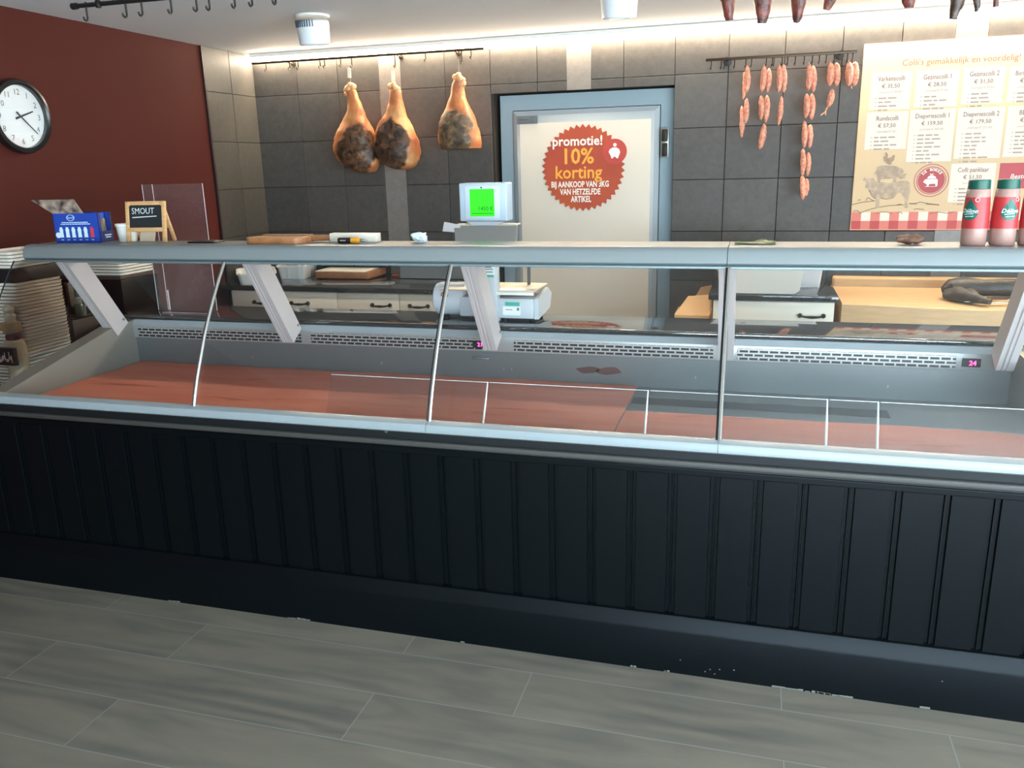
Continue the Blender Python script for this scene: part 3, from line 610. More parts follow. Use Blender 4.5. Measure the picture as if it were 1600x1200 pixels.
# ------------------------------------------------------------------ display counter
ct = thing('display_counter', 'long black panelled glass fronted butcher display counter', 'display counter', (-1.0, 2.9, 0))
P_ = lambda mb, name, m, par=None, **k: mb.done(name, m, ct, True, **k)
CX0, CX1, FY = -3.2, .95, 2.456
CX0 = -3.03
# front panel with paired grooves
prof = [(CX0, 0)]; g0 = -.0815; gp = .12855
k0 = math.ceil((CX0 - g0) / gp)
for k in range(k0, 9):
    x = g0 + k * gp
    if x > CX1 - .02: break
    for dx, dy in ((-.0155, 0), (-.0135, .010), (-.0035, .010), (-.0015, .003), (.0015, .003), (.0035, .010), (.0135, .010), (.0155, 0)): prof.append((x + dx, dy))
prof.append((CX1, 0))
b = MB(); zt, zb_ = .684, .195
b.rings([[(x, FY + dy, z) for x, dy in prof] for z in (zb_, zt)], close=False)
b.box(CX0, CX1, FY + .0105, FY + .03, .02, .733)
b.box(CX0, CX1, FY - .0005, FY + .02, zt, .704, .002)
P_(b, 'front_panel', M_black, smooth=20)
b = MB(); b.prism([(CX0, FY - .03, 0), (CX0, FY + .02, 0), (CX0, FY + .02, .2), (CX0, FY - .001, .2), (CX0, FY - .009, .197), (CX0, FY - .013, .190), (CX0, FY - .027, .158), (CX0, FY - .03, .148)], (1, 0, 0), CX1 - CX0); P_(b, 'plinth', M_black, smooth=22)
# scuffs of missing paint along the plinth
b = MB(); rnd = random.Random(3)
for (x, w) in ((-2.15, .06), (-1.62, .10), (-.93, .015), (-.33, .02), (-.22, .02), (.12, .24), (.25, .05), (.55, .03)):
    n = max(2, int(w / .02)); 
    for j in range(n):
        xx = x + j * w / n; h = rnd.uniform(.003, .008); b.box(xx, xx + w / n * rnd.uniform(.7, 1.05), FY - .0306, FY - .029, .001, h)
for (x, z) in ((-.09, .02), (-.075, .03), (-.06, .016), (-.045, .035), (.0, .04), (-.17, .05), (.6, .1)): b.box(x, x + .0045, FY - .0306, FY - .029, z, z + .0035)
P_(b, 'chipped_paint', mat('bare plaster', S(120, 116, 106), 0.8))
P_(MB().box(CX0, CX1, FY - .004, FY + .02, .704, .713, .003), 'panel_lip', M_black)
P_(MB().box(CX0, CX1, FY - .012, FY + .02, .713, .733, .006, 3), 'bumper_strip', mat('grey brown rubber', S(66, 64, 60), 0.55))
P_(MB().box(CX0, CX1, FY + .006, FY + .03, .733, .775), 'shadow_gap', M_blackgap)
P_(MB().lathe([(.006, FY + .003), (.006, FY + .007)], (-1.18, 0, .757), 12, 'y'), 'screw_cap', M_steel)
# body under the well
P_(MB().box(CX0, CX1, FY + .03, 3.24, .06, .735).box(CX0, CX1, 3.24, 3.50, .06, .94), 'cabinet_body', mat('body grey', S(120, 122, 120), 0.5))
# aluminium front rail in lengths
RAILP = [(FY + .02, .762), (FY - .012, .764), (FY - .026, .772), (FY - .028, .786), (FY - .022, .798), (FY - .006, .803), (FY + .02, .803)]
for x0, x1 in ((CX0, -1.023), (-1.0215, -.078), (-.0765, CX1)):
    P_(MB().prism([(x0, y, z) for y, z in RAILP], (1, 0, 0), x1 - x0), 'front_rail', M_alu, smooth=40)
# curved front glass
GP = [(2.461, .79), (2.478, .84), (2.503, .90), (2.535, .965), (2.57, 1.035), (2.608, 1.10), (2.65, 1.165), (2.695, 1.23), (2.742, 1.29)]
def curved(x0, x1, th=.006):
    pr = [(y, z) for y, z in GP]; back = [(y + th * .8, z - th * .5) for y, z in GP][::-1]
    return MB().prism([(x0, y, z) for y, z in pr + back], (1, 0, 0), x1 - x0)
GX = [-2.955, -1.945, -1.022, -.077, .90]
for x0, x1 in zip(GX, GX[1:]): P_(curved(x0 + .004, x1 - .004), 'front_glass', M_glass, smooth=50)
for x in GX[1:4]:
    P_(MB().tube([(x + .002, y - .003, z + .002) for y, z in GP], .0062, 6), 'glass_joint', mat('joint steel', S(176, 172, 164), 0.25, 0.7))
    P_(MB().tube([(x - .0065, y - .001, z + .001) for y, z in GP], .003, 5), 'joint_seal', M_blackgap)
P_(MB().tube([(GX[0], y, z) for y, z in GP], .0032, 5), 'glass_edge', mat('dark glass edge', S(26, 36, 38), 0.3))
# canopy
CP = [(2.775, 1.292), (2.765, 1.302), (2.772, 1.335), (2.786, 1.349), (2.80, 1.352), (2.83, 1.3525), (2.835, 1.350), (3.005, 1.350), (3.012, 1.344), (3.012, 1.292)]
for x0, x1 in ((-2.93, -.0845), (-.0825, .97)):
    cpn = P_(MB().prism([(x0, y, z) for y, z in CP], (1, 0, 0), x1 - x0), 'canopy', mat('canopy white', S(122, 128, 128), 0.38, spec=.6), smooth=40)
P_(MB().box(-2.92, .96, 2.744, 2.79, 1.286, 1.294, .002), 'canopy_lip', mat('lip dark', S(120, 136, 140), 0.4, .3))
# slanted posts
for x in (-2.855, -1.935, -1.01, -.085, .845):
    t0, t1 = Vector((x, 2.915, 1.30)), Vector((x, 3.155, .925)); d = (t1 - t0).normalized(); n = Vector((0, d.z, -d.y)); n = -n if n.y > 0 else n
    hw, dp = .028, .045; rs = []
    sec = [(-hw, 0), (-.016, 0), (-.014, .004), (-.010, .004), (-.008, 0), (-.002, 0), (0, .004), (.004, .004), (.006, 0), (hw, 0), (hw, -2 * dp), (-hw, -2 * dp)]
    for c in (t0, t1): rs.append([c + Vector((u, 0, 0)) + n * (dp - (v if v > 0 else -v)) for u, v in sec])
    pst = P_(MB().rings(rs), 'canopy_post', M_postgrey, smooth=25)
    b = MB().lathe([(.006, x + hw), (.006, x + hw + .003)], (0, t1.y + .01, t1.z + .045), 10, 'x'); o = b.done('post_screw', M_steel, pst)
    for v in o.data.vertices: v.co -= Vector(ct.location)
# well: deck, back panel, grille, lip, worktop
P_(MB().box(-2.83, .9, FY + .03, 3.245, .735, .748), 'display_deck', M_panelsteel)
P_(MB().box(-2.83, .9, 3.235, 3.25, .748, .88), 'back_panel', M_panelsteel)
rv = MB()
for x in (-2.2, -1.55, -.99, -.955, -.2, .5):
    for z in (.80, .795): rv.lathe([(.003, 3.2345), (.003, 3.231)], (x, 0, z), 8, 'y')
P_(rv, 'rivets', M_steel)
def slot_mat():
    m = bpy.data.materials.new('slotted steel'); m.use_nodes = True; nt = m.node_tree; N, L = nt.nodes, nt.links.new; b = N['Principled BSDF']
    tc = N.new('ShaderNodeTexCoord'); sp = N.new('ShaderNodeSeparateXYZ'); cb2 = N.new('ShaderNodeCombineXYZ'); L(tc.outputs['Object'], sp.inputs[0]); L(sp.outputs['X'], cb2.inputs['X']); L(sp.outputs['Z'], cb2.inputs['Y'])
    of = N.new('ShaderNodeVectorMath'); of.inputs[1].default_value = (20, 10 * .0145 * 10 - .8795 + .0025, 0); L(cb2.outputs[0], of.inputs[0])
    br = N.new('ShaderNodeTexBrick'); br.inputs['Scale'].default_value = 1; br.inputs['Brick Width'].default_value = .037; br.inputs['Row Height'].default_value = .0145; br.inputs['Mortar Size'].default_value = .0031; br.inputs['Mortar Smooth'].default_value = 0.0
    L(of.outputs[0], br.inputs['Vector'])
    mx = N.new('ShaderNodeMix'); mx.data_type = 'RGBA'; L(br.outputs['Fac'], mx.inputs['Factor']); mx.inputs['A'].default_value = (*S(18, 20, 22), 1); mx.inputs['B'].default_value = (*S(176, 176, 172), 1)
    L(mx.outputs['Result'], b.inputs['Base Color']); me = N.new('ShaderNodeMath'); me.operation = 'MULTIPLY'; me.inputs[1].default_value = .4; L(br.outputs['Fac'], me.inputs[0]); L(me.outputs[0], b.inputs['Metallic']); b.inputs['Roughness'].default_value = .35
    return m
MS = slot_mat()
P_(MB().box(-2.83, .9, 3.222, 3.25, .872, .936, .002), 'grille_backing', mat('grille steel', S(170, 171, 168), .35, .4))
for x0, x1 in ((-2.80, -1.93), (-1.88, -1.075), (-.94, -.135), (-.045, .715)):
    P_(MB().box(x0, x1, 3.2195, 3.223, .8795, .9245), 'vent_grille', MS, smooth=0)
for x, tx in ((-1.09, '21'), (.765, '24'), ):
    o = P_(MB().box(x - .03, x + .03, 3.2175, 3.223, .886, .917, .001), 'temperature_display', M_blackgap)
    b = MB(); b.text(tx, .024, (x + .004, 3.217, .893), X_, Z_, bold=.01); q = b.done('red_digits', mat('red led', (1, .05, .25), .5, emit=((1, .03, .22), 6)), o, smooth=0)
    for v in q.data.vertices: v.co -= Vector(ct.location)
P_(MB().prism([(-2.83, 3.221, .934), (-2.83, 3.236, .9575), (-2.83, 3.27, .9575), (-2.83, 3.27, .934)], (1, 0, 0), 3.73), 'rear_lip', M_alu)
P_(MB().box(-2.93, .95, 3.245, 3.55, .958, .977, .006, 4), 'worktop', M_stone)
# dark recess in the rear of the deck
P_(MB().box(-.42, .48, 2.985, 3.075, .744, .7495), 'drain_slot', mat('slot black', S(12, 10, 10), .5))
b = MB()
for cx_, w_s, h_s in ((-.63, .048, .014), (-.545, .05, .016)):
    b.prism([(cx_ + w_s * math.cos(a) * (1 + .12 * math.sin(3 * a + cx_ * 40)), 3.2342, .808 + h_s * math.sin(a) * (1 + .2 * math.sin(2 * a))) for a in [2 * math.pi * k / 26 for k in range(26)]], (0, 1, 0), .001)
P_(b, 'brown_patch', mat('brown patch', S(92, 58, 52), .5))  # two flat brown patches on the back panel
P_(MB().box(-1.12, -1.05, 3.22, 3.234, .835, .845, .002), 'liner_latch', M_steel)
# end cheeks
for x0, x1 in ((-2.905, -2.83), (.90, .95)):
    P_(MB().prism([(x0, FY + .01, .735), (x0, FY + .01, .80), (x0, 3.10, .945), (x0, 3.25, .955), (x0, 3.25, .735)], (1, 0, 0), x1 - x0), 'end_cheek', mat('cheek grey', S(132, 128, 118), .4, .2))
for x in (-2.952, .925):
    P_(MB().prism([(x, y + .004, z) for y, z in GP] + [(x, 2.95, 1.29), (x, 3.15, .955), (x, FY + .01, .80)], (1, 0, 0), .005), 'side_glass', M_glass)
# low acrylic screens inside
for x0, x1 in ((-1.46, -.86), (-.855, -.31), (-.305, .24), (.245, .385), (.39, .88)):
    a = P_(MB().prism([(x0, 2.545, .75), (x0, 2.62, .905), (x0, 2.624, .903), (x0, 2.549, .75)], (1, 0, 0), x1 - x0), 'acrylic_screen', M_acryl)
    b = MB().box(x0, x1, 2.6195, 2.6235, .9035, .9048)
    if x1 < .8: b.tube([(x1 - .003, 2.547, .752), (x1 - .002, 2.59, .84), (x1 - .002, 2.622, .905)], [.0042, .0036, .0022], 5)
    o = b.done('screen_edge', M_acryledge, a)
    for v in o.data.vertices: v.co -= Vector(ct.location)

# paper liners lying on the deck
def liner(name, label, x0, x1, y0, y1, m, seed, z0=.7505, loc=None):
    b = MB(); nx, ny = int((x1 - x0) / .03), 14; rs = []
    for i in range(nx + 1):
        x = x0 + (x1 - x0) * i / nx; r = []
        for j in range(ny + 1):
            v = j / ny; wob = .012 * mnoise.noise(Vector((x * 3, seed, v * 2)))
            y = y0 + (y1 + wob * (1 if v > .5 else 0) * 1.0 - y0) * v
            z = z0 + .0045 + .004 * mnoise.noise(Vector((x * 1.5 + v * 2, v * 7, seed))) + (.003 * mnoise.noise(Vector((x * 5, v * 3, seed + 2))))
            r.append((x, y, max(z, z0)))
        rs.append(r)
    b.rings(rs, close=False)
    geo = bmesh.ops.solidify(b.bm, geom=list(b.bm.faces), thickness=-.0012)
    return tag(b.done(name, m, loc=((x0 + x1) / 2, (y0 + y1) / 2, z0), smooth=60), label, 'paper')
def paper_mat(name, c, c2, stain):
    m = bpy.data.materials.new(name); m.use_nodes = True; nt = m.node_tree; N, L = nt.nodes, nt.links.new; b = N['Principled BSDF']
    tc = N.new('ShaderNodeTexCoord'); mp = N.new('ShaderNodeMapping'); mp.inputs['Scale'].default_value = (.9, 9, 1); mp.inputs['Rotation'].default_value = (0, 0, .06); L(tc.outputs['Object'], mp.inputs[0])
    n = N.new('ShaderNodeTexNoise'); n.inputs['Scale'].default_value = 1.5; n.inputs['Detail'].default_value = 4; n.inputs['Distortion'].default_value = .8; L(mp.outputs[0], n.inputs['Vector'])
    r = N.new('ShaderNodeValToRGB'); e = r.color_ramp.elements; e[0].position = .30; e[0].color = (*stain, 1); e[1].position = .37; e[1].color = (*c, 1); x = e.new(.7); x.color = (*c2, 1); L(n.outputs['Fac'], r.inputs[0]); L(r.outputs[0], b.inputs['Base Color'])
    w = N.new('ShaderNodeTexWave'); w.bands_direction = 'X'; w.inputs['Scale'].default_value = 60; L(tc.outputs['Object'], w.inputs['Vector'])
    bpn = N.new('ShaderNodeBump'); bpn.inputs['Strength'].default_value = .12; bpn.inputs['Distance'].default_value = .003; L(w.outputs['Fac'], bpn.inputs['Height']); L(bpn.outputs[0], b.inputs['Normal']); b.inputs['Roughness'].default_value = .7
    return m
M_sal = paper_mat('salmon paper', S(250, 152, 124), S(252, 166, 140), S(196, 104, 92))
liner('paper_liner', 'long salmon pink paper covering the left part of the deck to its back', -2.815, -.425, FY + .045, 3.225, M_sal, 1)
liner('paper_liner', 'shorter salmon pink paper on the right, leaving bare steel behind it', -.42, .89, FY + .045, 2.87, M_sal, 4)

# ------------------------------------------------------------------ things on the canopy
KZ = 1.3505
# squeeze bottles
def bottle(label, loc, rz):
    t = thing('sauce_bottle', label, 'bottle', loc, rz, 'sauce bottles on the counter')
    MB().lathe([(.0, 0), (.0335, 0), (.036, .004), (.0363, .05), (.036, .10), (.034, .14), (.0325, .168), (.031, .170)], n=32).done('bottle_body', mat('pink sauce', S(166, 128, 117), .35, sss=.1), t)
    MB().lathe([(.0300, .170), (.0312, .171), (.0305, .196), (.029, .198), (.0, .198)], n=32).done('cap', mat('green cap', S(12, 78, 64), .45), t)
    # wrap label
    def wrap(mb, u, z, r): return Vector((r * math.sin(u), -r * math.cos(u), z))
    def rad(z): return .0373 - (.0036 * max(0, (z - .09) / .07))
    b = MB(); n = 32; rs = []
    for z in (.052, .075, .10, .125, .146): rs.append([wrap(None, 2 * math.pi * k / n, z, rad(z)) for k in range(n)])
    b.rings(rs, cap=False); lb = b.done('label_wrap', mat('label red', S(176, 48, 50), .45), t)
    def patch(pts, dr): 
        bb = MB(); bb.face([wrap(None, u / .036, z, rad(z) + dr) for u, z in pts]); return bb
    drop = [(0, .142), (.010, .128), (.021, .112), (.024, .097), (.018, .084), (.008, .078), (-.008, .078), (-.018, .084), (-.024, .097), (-.021, .112), (-.010, .128)]
    b = MB(); c = wrap(None, 0, .103, rad(.103) + .0012); vs = [wrap(None, u / .036, z, rad(z) + .0008) for u, z in drop]
    vs2 = [wrap(None, u * .5 / .036, .103 + (z - .103) * .5, rad(.103 + (z - .103) * .5) + .0008) for u, z in drop]
    for i_ in range(len(vs)):
        j_ = (i_ + 1) % len(vs); b.face([vs[i_], vs[j_], vs2[j_], vs2[i_]])
    b.face(vs2); b.done('drop_emblem', mat('emblem green', S(20, 88, 76), .4), t)
    b = MB(); b.text('Délino', .017, (0, 0, .100), X_, Z_, bold=.012, shear=.25); b.face([(-.014, -.0008, .094), (.012, -.0008, .096), (.012, -.0008, .0985), (-.014, -.0008, .0965)]); b.face([(-.011, -.0008, .087), (.013, -.0008, .089), (.013, -.0008, .0912), (-.011, -.0008, .0892)])
    bmesh.ops.subdivide_edges(b.bm, edges=list(b.bm.edges), cuts=1)
    b.warp(lambda p: wrap(None, p.x / .036, p.z, rad(p.z) + .0022)); b.done('label_lettering', mat('label white', S(214, 236, 228), .4), t, smooth=0)
    b = MB(); rr = [(.019 + .006 * math.cos(a), .139 + .006 * math.sin(a)) for a in [2 * math.pi * k / 16 for k in range(17)]]
    b.tube([wrap(None, u / .036, z, rad(z) + .001) for u, z in rr], .0012, 4); b.done('label_ring', mat('label pink', S(240, 190, 186), .4), t)
    return t
bt = bottle('leftmost pink sauce bottle, green cap, its emblem turned to the left', (.653, 2.905, KZ), -.75)
copy_thing(bt, (.733, 2.905, KZ), .1, 'middle pink sauce bottle, green cap, emblem facing the shopper')
copy_thing(bt, (.813, 2.905, KZ), .12, 'rightmost pink sauce bottle with green cap, cut by the photo edge')

# easel chalkboard
el = thing('easel_chalkboard', 'small wooden easel chalkboard reading SMOUT', 'chalkboard', (-2.44, 2.93, KZ), .12)
Mt = Matrix.Rotation(math.radians(-9), 4, 'X'); w2, h = .082, .168
b = MB()
for sx in (-1, 1): b.box(sx * w2 - .008 if sx > 0 else -w2 - .008, sx * w2 + .008 if sx > 0 else -w2 + .008, -.006, .006, 0, h, .0015, M=Mt)
b.box(-w2, w2, -.006, .006, h - .016, h, .0015, M=Mt).box(-w2, w2, -.006, .006, .043, .06, .0015, M=Mt); b.done('front_frame', M_wood, el)
MB().box(-w2 + .006, w2 - .006, -.003, .003, .058, h - .014, M=Mt).done('slate', mat('slate black', S(22, 26, 28), .7), el)
b = MB(); b.text('SMOUT', .036, (-.062, -.004, .116), X_, Z_, align='LEFT', bold=-.008, squash=.85); b.prism([(-.06, -.0035, .1), (.05, -.0035, .105), (.05, -.0035, .108), (-.06, -.0035, .103)], (0, -1, 0), .0005); b.warp(lambda p: Mt @ p); b.done('chalk_lettering', mat('chalk', S(226, 232, 232), .8), el, smooth=0)
Mr = Matrix.Translation((0, .022, 0)) @ Matrix.Rotation(math.radians(24), 4, 'X'); b = MB()
Mr = Matrix.Translation((0, .085, 0)) @ Matrix.Rotation(math.radians(22), 4, 'X')
for sx in (-1, 1): b.box(sx * (w2 - .006) - .007, sx * (w2 - .006) + .007, -.005, .005, 0, h * 1.06, .0015, M=Mr)
b.box(-w2, w2, -.005, .005, .06, .074, .0015, M=Mr); b.done('rear_legs', M_wood, el)
# white tub
tu = thing('plastic_tub', 'small white plastic tub between the blue carton and the chalkboard', 'tub', (-2.57, 2.975, KZ))
MB().lathe([(.0, 0), (.034, 0), (.036, .003), (.042, .062), (.046, .064), (.046, .074), (.043, .074), (.041, .06), (.033, .006), (.0, .006)], n=32).done('tub_body', M_white, tu)
nb = thing('paper_note', 'small cream paper note standing under the chalkboard', 'paper', (-2.465, 2.965, KZ)); MB().box(-.04, .035, -.001, .001, 0, .045, M=Matrix.Rotation(math.radians(-18), 4, 'X')).done('sheet', M_card if False else mat('cream note', S(220, 202, 176), .7), nb)
# blue carton with bottle
bx = thing('bottle_carton', 'blue carton of sauce bottles with raised printed lid', 'carton', (-2.765, 2.905, KZ), .12)
M_blue = mat('blue print card', S(32, 66, 158), .5); M_navy = mat('navy print card', S(28, 36, 92), .5)
b = MB(); w_, d_2, h_ = .105, .09, .122
for (x0, x1, y0, y1) in ((-w_, w_, 0, .003), (-w_, w_, d_2 - .003, d_2), (-w_, -w_ + .003, 0, d_2)): b.box(x0, x1, y0, y1, 0, h_)
b.box(-w_, w_, 0, d_2, 0, .003); b.done('carton_body', M_blue, bx)
b = MB(); b.box(w_ - .003, w_, 0, d_2, 0, .045).box(w_ - .003, w_, 0, .016, .045, h_).box(w_ - .003, w_, d_2 - .012, d_2, .045, h_); b.done('carton_end', M_navy, bx)
b = MB(); b.prism([(-w_, .004, h_), (w_ * .35, .004, h_), (w_ * .05, .0, h_ + .058), (-w_ - .09, .0, h_ + .058)], (0, 1, 0), .003); lid = b.done('lid_flap', mat('photo print lid', S(58, 44, 42), .5, var=(26, .6), col2=S(176, 156, 140)), bx)
b = MB(); prnt = MB(); red = MB()
def cap_(mb, x, z, s=1): mb.prism([(x + p * s, -.0004, z + q * s) for p, q in [(-.009, 0), (.009, 0), (.0075, .02), (.009, .034), (.006, .036), (.006, .043), (-.006, .043), (-.006, .036), (-.009, .034), (-.0075, .02)]], (0, -1, 0), .0006)
for k in range(5): cap_(prnt, -.074 + k * .0285, .022)
cap_(red, .070, .022); red.done('red_print', mat('print red', S(206, 60, 76), .5), bx)
prnt.prism([(-.09 + .012 * math.cos(a), -.0012, .032 + .012 * math.sin(a)) for a in [2 * math.pi * k / 18 for k in range(18)]], (0, -1, 0), .0004)
for z, x0, x1 in ((.083, -.066, .055), (.076, -.072, .065)):
    xx = x0; rnd = random.Random(int(z * 1e4))
    while xx < x1: ww = rnd.uniform(.006, .014); prnt.box(xx, min(xx + ww, x1), -.001, -.0002, z, z + .0032); xx += ww + .002
for k in range(6): prnt.box(-.08 + k * .0285, -.068 + k * .0285, -.001, -.0002, .011, .0135)
prnt.tube([(-.022 + .017 * math.cos(a), -.001, .104 + .012 * math.sin(a)) for a in [2 * math.pi * k / 20 for k in range(21)]], .0012, 4)
prnt.text('Sauce', .011, (-.022, -.0004, .101), X_, Z_, bold=.01)
prnt.done('white_print', mat('print pale', S(206, 226, 234), .5), bx)
bi = thing('carton_bottle', 'dark sauce bottle with blue cap inside the blue carton', 'bottle', (-2.695, 2.958, KZ + .003)); MB().lathe([(.0, 0), (.026, 0), (.028, .01), (.026, .06), (.027, .088), (.022, .096)], n=24).done('bottle_body', mat('brown sauce', S(96, 84, 70), .3), bi); MB().lathe([(.023, .096), (.024, .118), (.0, .119)], n=24).done('cap', M_blue, bi)
b = MB(); b.prism([(w_ + .0005, .03, .03), (w_ + .0005, .075, .03), (w_ + .0005, .075, .026), (w_ + .0005, .03, .026)], (1, 0, 0), .0004); b.prism([(w_ + .0005, .035, .021), (w_ + .0005, .07, .021), (w_ + .0005, .07, .017), (w_ + .0005, .035, .017)], (1, 0, 0), .0004); b.done('end_print', mat('print pale', S(206, 226, 234), .5), bx)
# flat black thing, boards, knife, paper
tag(MB().box(-.062, .062, -.04, .04, 0, .006, .0025).done('dark_tray', mat('black plastic', S(26, 22, 22), .4), loc=(0, 0, 0)), 'flat black plate lying right of the chalkboard', 'plate').location = (-2.155, 2.935, KZ)
def rounded(w, d, r, n=6):
    P = []
    for cx, cy, a0 in ((w - r, d - r, 0), (-w + r, d - r, 90), (-w + r, -d + r, 180), (w - r, -d + r, 270)):
        for k in range(n + 1): a = math.radians(a0 + 90 * k / n); P.append((cx + r * math.cos(a), cy + r * math.sin(a), 0))
    return P
o = MB().prism(rounded(.125, .05, .035), (0, 0, 1), .024).done('cutting_board', M_wood2, smooth=30); o.location = (-1.805, 2.905, KZ); o.rotation_euler = (0, 0, -.03); tag(o, 'thick brown wooden cutting board in front of a handled board', 'cutting board')
o = thing('paddle_board', 'darker brown wooden board with a handle pointing right', 'cutting board', (-1.80, 2.972, KZ)); MB().prism(rounded(.11, .017, .012), (0, 0, 1), .028).done('blade', M_wood2, o); MB().box(.10, .225, -.010, .010, .004, .026, .004).done('handle', M_wood2, o)
o = MB().box(-.1, .1, -.022, .022, 0, .033, .002); o.box(-.09, .095, -.021, .0, .033, .0345); o = o.done('white_package', mat('cream pack', S(236, 224, 204), .5)); o.location = (-1.505, 2.977, KZ); tag(o, 'long white paper pack lying behind the yellow marker', 'package')
kn = thing('marker_pen', 'black and yellow marker lying on the counter top', 'marker', (-1.485, 2.905, KZ + .011))
MB().lathe([(.0, -.055), (.010, -.055), (.011, -.05), (.011, .0)], n=20, axis='x').done('barrel', mat('black plastic', S(26, 22, 22), .4), kn)
MB().lathe([(.0115, .0), (.0115, .03), (.008, .036)], n=20, axis='x').done('collar', mat('amber plastic', S(222, 152, 40), .4), kn); MB().lathe([(.007, .042), (.002, .066), (.0, .068)], n=16, axis='x').done('tip', M_steel, kn)
b = MB(); b.box(-.043, -.02, -.0117, -.011, -.002, .003); b.done('barrel_print', mat('print grey', S(160, 154, 140), .5), kn)
b = MB(); bmesh.ops.create_icosphere(b.bm, subdivisions=4, radius=.026); b.warp(lambda p: Vector((p.x * 1.15, p.y * .8, max(-.013, p.z * .75))) * (1 + .45 * mnoise.noise(p * 55) + .25 * mnoise.noise(p * 130))); o = b.done('crumpled_tissue', mat('blue white tissue', S(212, 222, 226), .8), smooth=15); o.location = (-1.217, 2.945, KZ + .018); tag(o, 'crumpled white paper ball left of the scale', 'paper')
b = MB(); rs = []
for i in range(13):
    x = -.066 + .132 * i / 12; rs.append([(x, y, .004 + .009 * max(0, mnoise.noise(Vector((x * 30, y * 10, 2)))) + (.01 * max(0, 1 - abs(x - .02) / .025) if 1 else 0) * (1 if y > 0 else .5)) for y in (-.03, -.01, .01, .03)])
b.rings(rs, close=False); bmesh.ops.solidify(b.bm, geom=list(b.bm.faces), thickness=.001); o = b.done('garnish_leaf', mat('leaf green', S(128, 176, 96), .5, var=(40, .4)), smooth=60); o.location = (0.0, 2.925, KZ); tag(o, 'crinkled green garnish sheet right of the canopy seam', 'garnish')
b = MB(); P = []; R = []
for k in range(15): u = k / 14; P.append((-.04 + .08 * u, .004 * math.sin(u * 3), .015)); R.append(max(.003, .0155 * math.sin(math.pi * (.06 + .88 * u)) ** .4))
b.tube(P, R, 14); b.warp(lambda p: p + Vector((.5, 1, 1)) * mnoise.noise(p * 60) * .004); b.warp(lambda p: Vector((p.x, p.y, max(p.z, 0)))); o = b.done('brown_sausage', mat('brown sausage skin', S(128, 84, 62), .5, var=(60, .4), bump=(60, .5)), smooth=60); o.location = (.477, 2.925, KZ); tag(o, 'short brown sausage lying on the counter top near the bottles', 'sausage')

# ------------------------------------------------------------------ scale on the worktop
WZ = .9775
sc = thing('shop_scale', 'grey shop scale with green lit customer display on the worktop', 'scale', (-1.10, 3.40, WZ))
M_sg = mat('scale grey', S(190, 196, 200), .4); M_sl = mat('scale pale', S(206, 212, 216), .4); M_pan = mat('pan steel', S(208, 198, 178), .4, .3)
dz = lambda z: z - WZ
b = MB().box(.05, .215, -.05, .13, .012, .10, .008); b.prism([(.215, -.05, .012), (.215, -.05, .10), (.215, .12, .125), (.215, .19, .09), (.215, .16, .03)], (1, 0, 0), .02); b.box(-.13, .06, -.03, .13, .012, .1, .01); b.done('scale_base', M_sg, sc)
ft = MB()
for x, y in ((-.2, 0), (.08, -.03), (.2, -.03), (.2, .11), (-.1, .11)): ft.lathe([(.012, 0), (.014, .014)], (x, y, 0), 12)
ft.done('feet', M_dark, sc)
b = MB(); b.lathe([(.0, -.26), (.055, -.26), (.068, -.252), (.073, -.235), (.073, -.115), (.066, -.112), (.0, -.112)], (0, .045, .079), 36, 'x'); b.done('printer_drum', M_sl, sc)
b = MB(); b.tube([(-.195 + .014 * math.cos(a), -.0285, .105 + .012 * math.sin(a)) for a in [math.pi * k / 6 for k in range(-2, 8)]], .0035, 5); b.box(-.205, -.185, -.03, -.027, .085, .089); b.done('maker_mark', mat('mark red', S(186, 96, 92), .5), sc)
b = MB(); b.box(-.20, .225, -.075, .16, .132, .138, .002); b.prism([(.05, -.078, .118), (.05, -.078, .137), (.05, -.07, .137), (.05, -.07, .118)], (1, 0, 0), .17); b.box(-.02, .16, .0, .09, .11, .133); b.done('weighing_pan', M_pan, sc)
MB().box(.045, .222, -.082, -.0775, .118, .13, .002).done('pan_edge', M_white, sc)
b = MB().box(-.01, .063, -.09, -.035, .0, .335, .004); b.done('pillar', M_sg, sc)
lab = MB().box(-.002, .056, -.0912, -.0898, .205, .245).box(.068 + .01, .155, -.052, -.0505, .028, .065).done('paper_label', mat('label paper', S(226, 228, 226), .6), sc)
b = MB()
for z, x0, x1 in ((.236, .01, .045), (.228, .004, .052), (.216, .02, .05)): b.box(x0, x1, -.0917, -.0912, z - .002, z + .002)
b.box(.09, .12, -.0525, -.052, .05, .053).box(.14, .15, -.0525, -.052, .048, .06); b.done('label_print', mat('label ink', S(100, 116, 112), .6), sc)
MB().box(.088, .152, -.052, -.0505, .068, .084).box(.0, .054, -.0912, -.0898, .194, .2035).done('green_sticker', mat('teal sticker', S(60, 168, 146), .5), sc)
b = MB(); b.prism([(-.135, -.03, dz(1.381)), (.14, -.03, dz(1.381)), (.145, -.075, dz(1.30)), (-.118, -.075, dz(1.30))], (0, 1, 0), .03); b.done('operator_panel', mat('panel back', S(134, 130, 124), .45), sc)
MB().box(-.134, .139, -.03, .04, dz(1.381), dz(1.386)).done('panel_top', M_pan, sc)
b = MB().box(-.035, .035, -.03, .0, dz(1.36), dz(1.41), .004); b.prism([(-.08, -.035, dz(1.398)), (.09, -.035, dz(1.398)), (.05, -.03, dz(1.382)), (-.05, -.03, dz(1.382))], (0, 1, 0), .03); b.done('display_neck', M_sg, sc)
hd = MB().box(-.103, .105, -.045, .045, dz(1.40), dz(1.556), .006, 3).done('display_head', mat('head grey', S(176, 192, 204), .4), sc)
MB().box(-.078, .075, -.047, -.044, dz(1.410), dz(1.543), .002).done('display_bezel', mat('bezel pale', S(196, 208, 222), .4), sc)
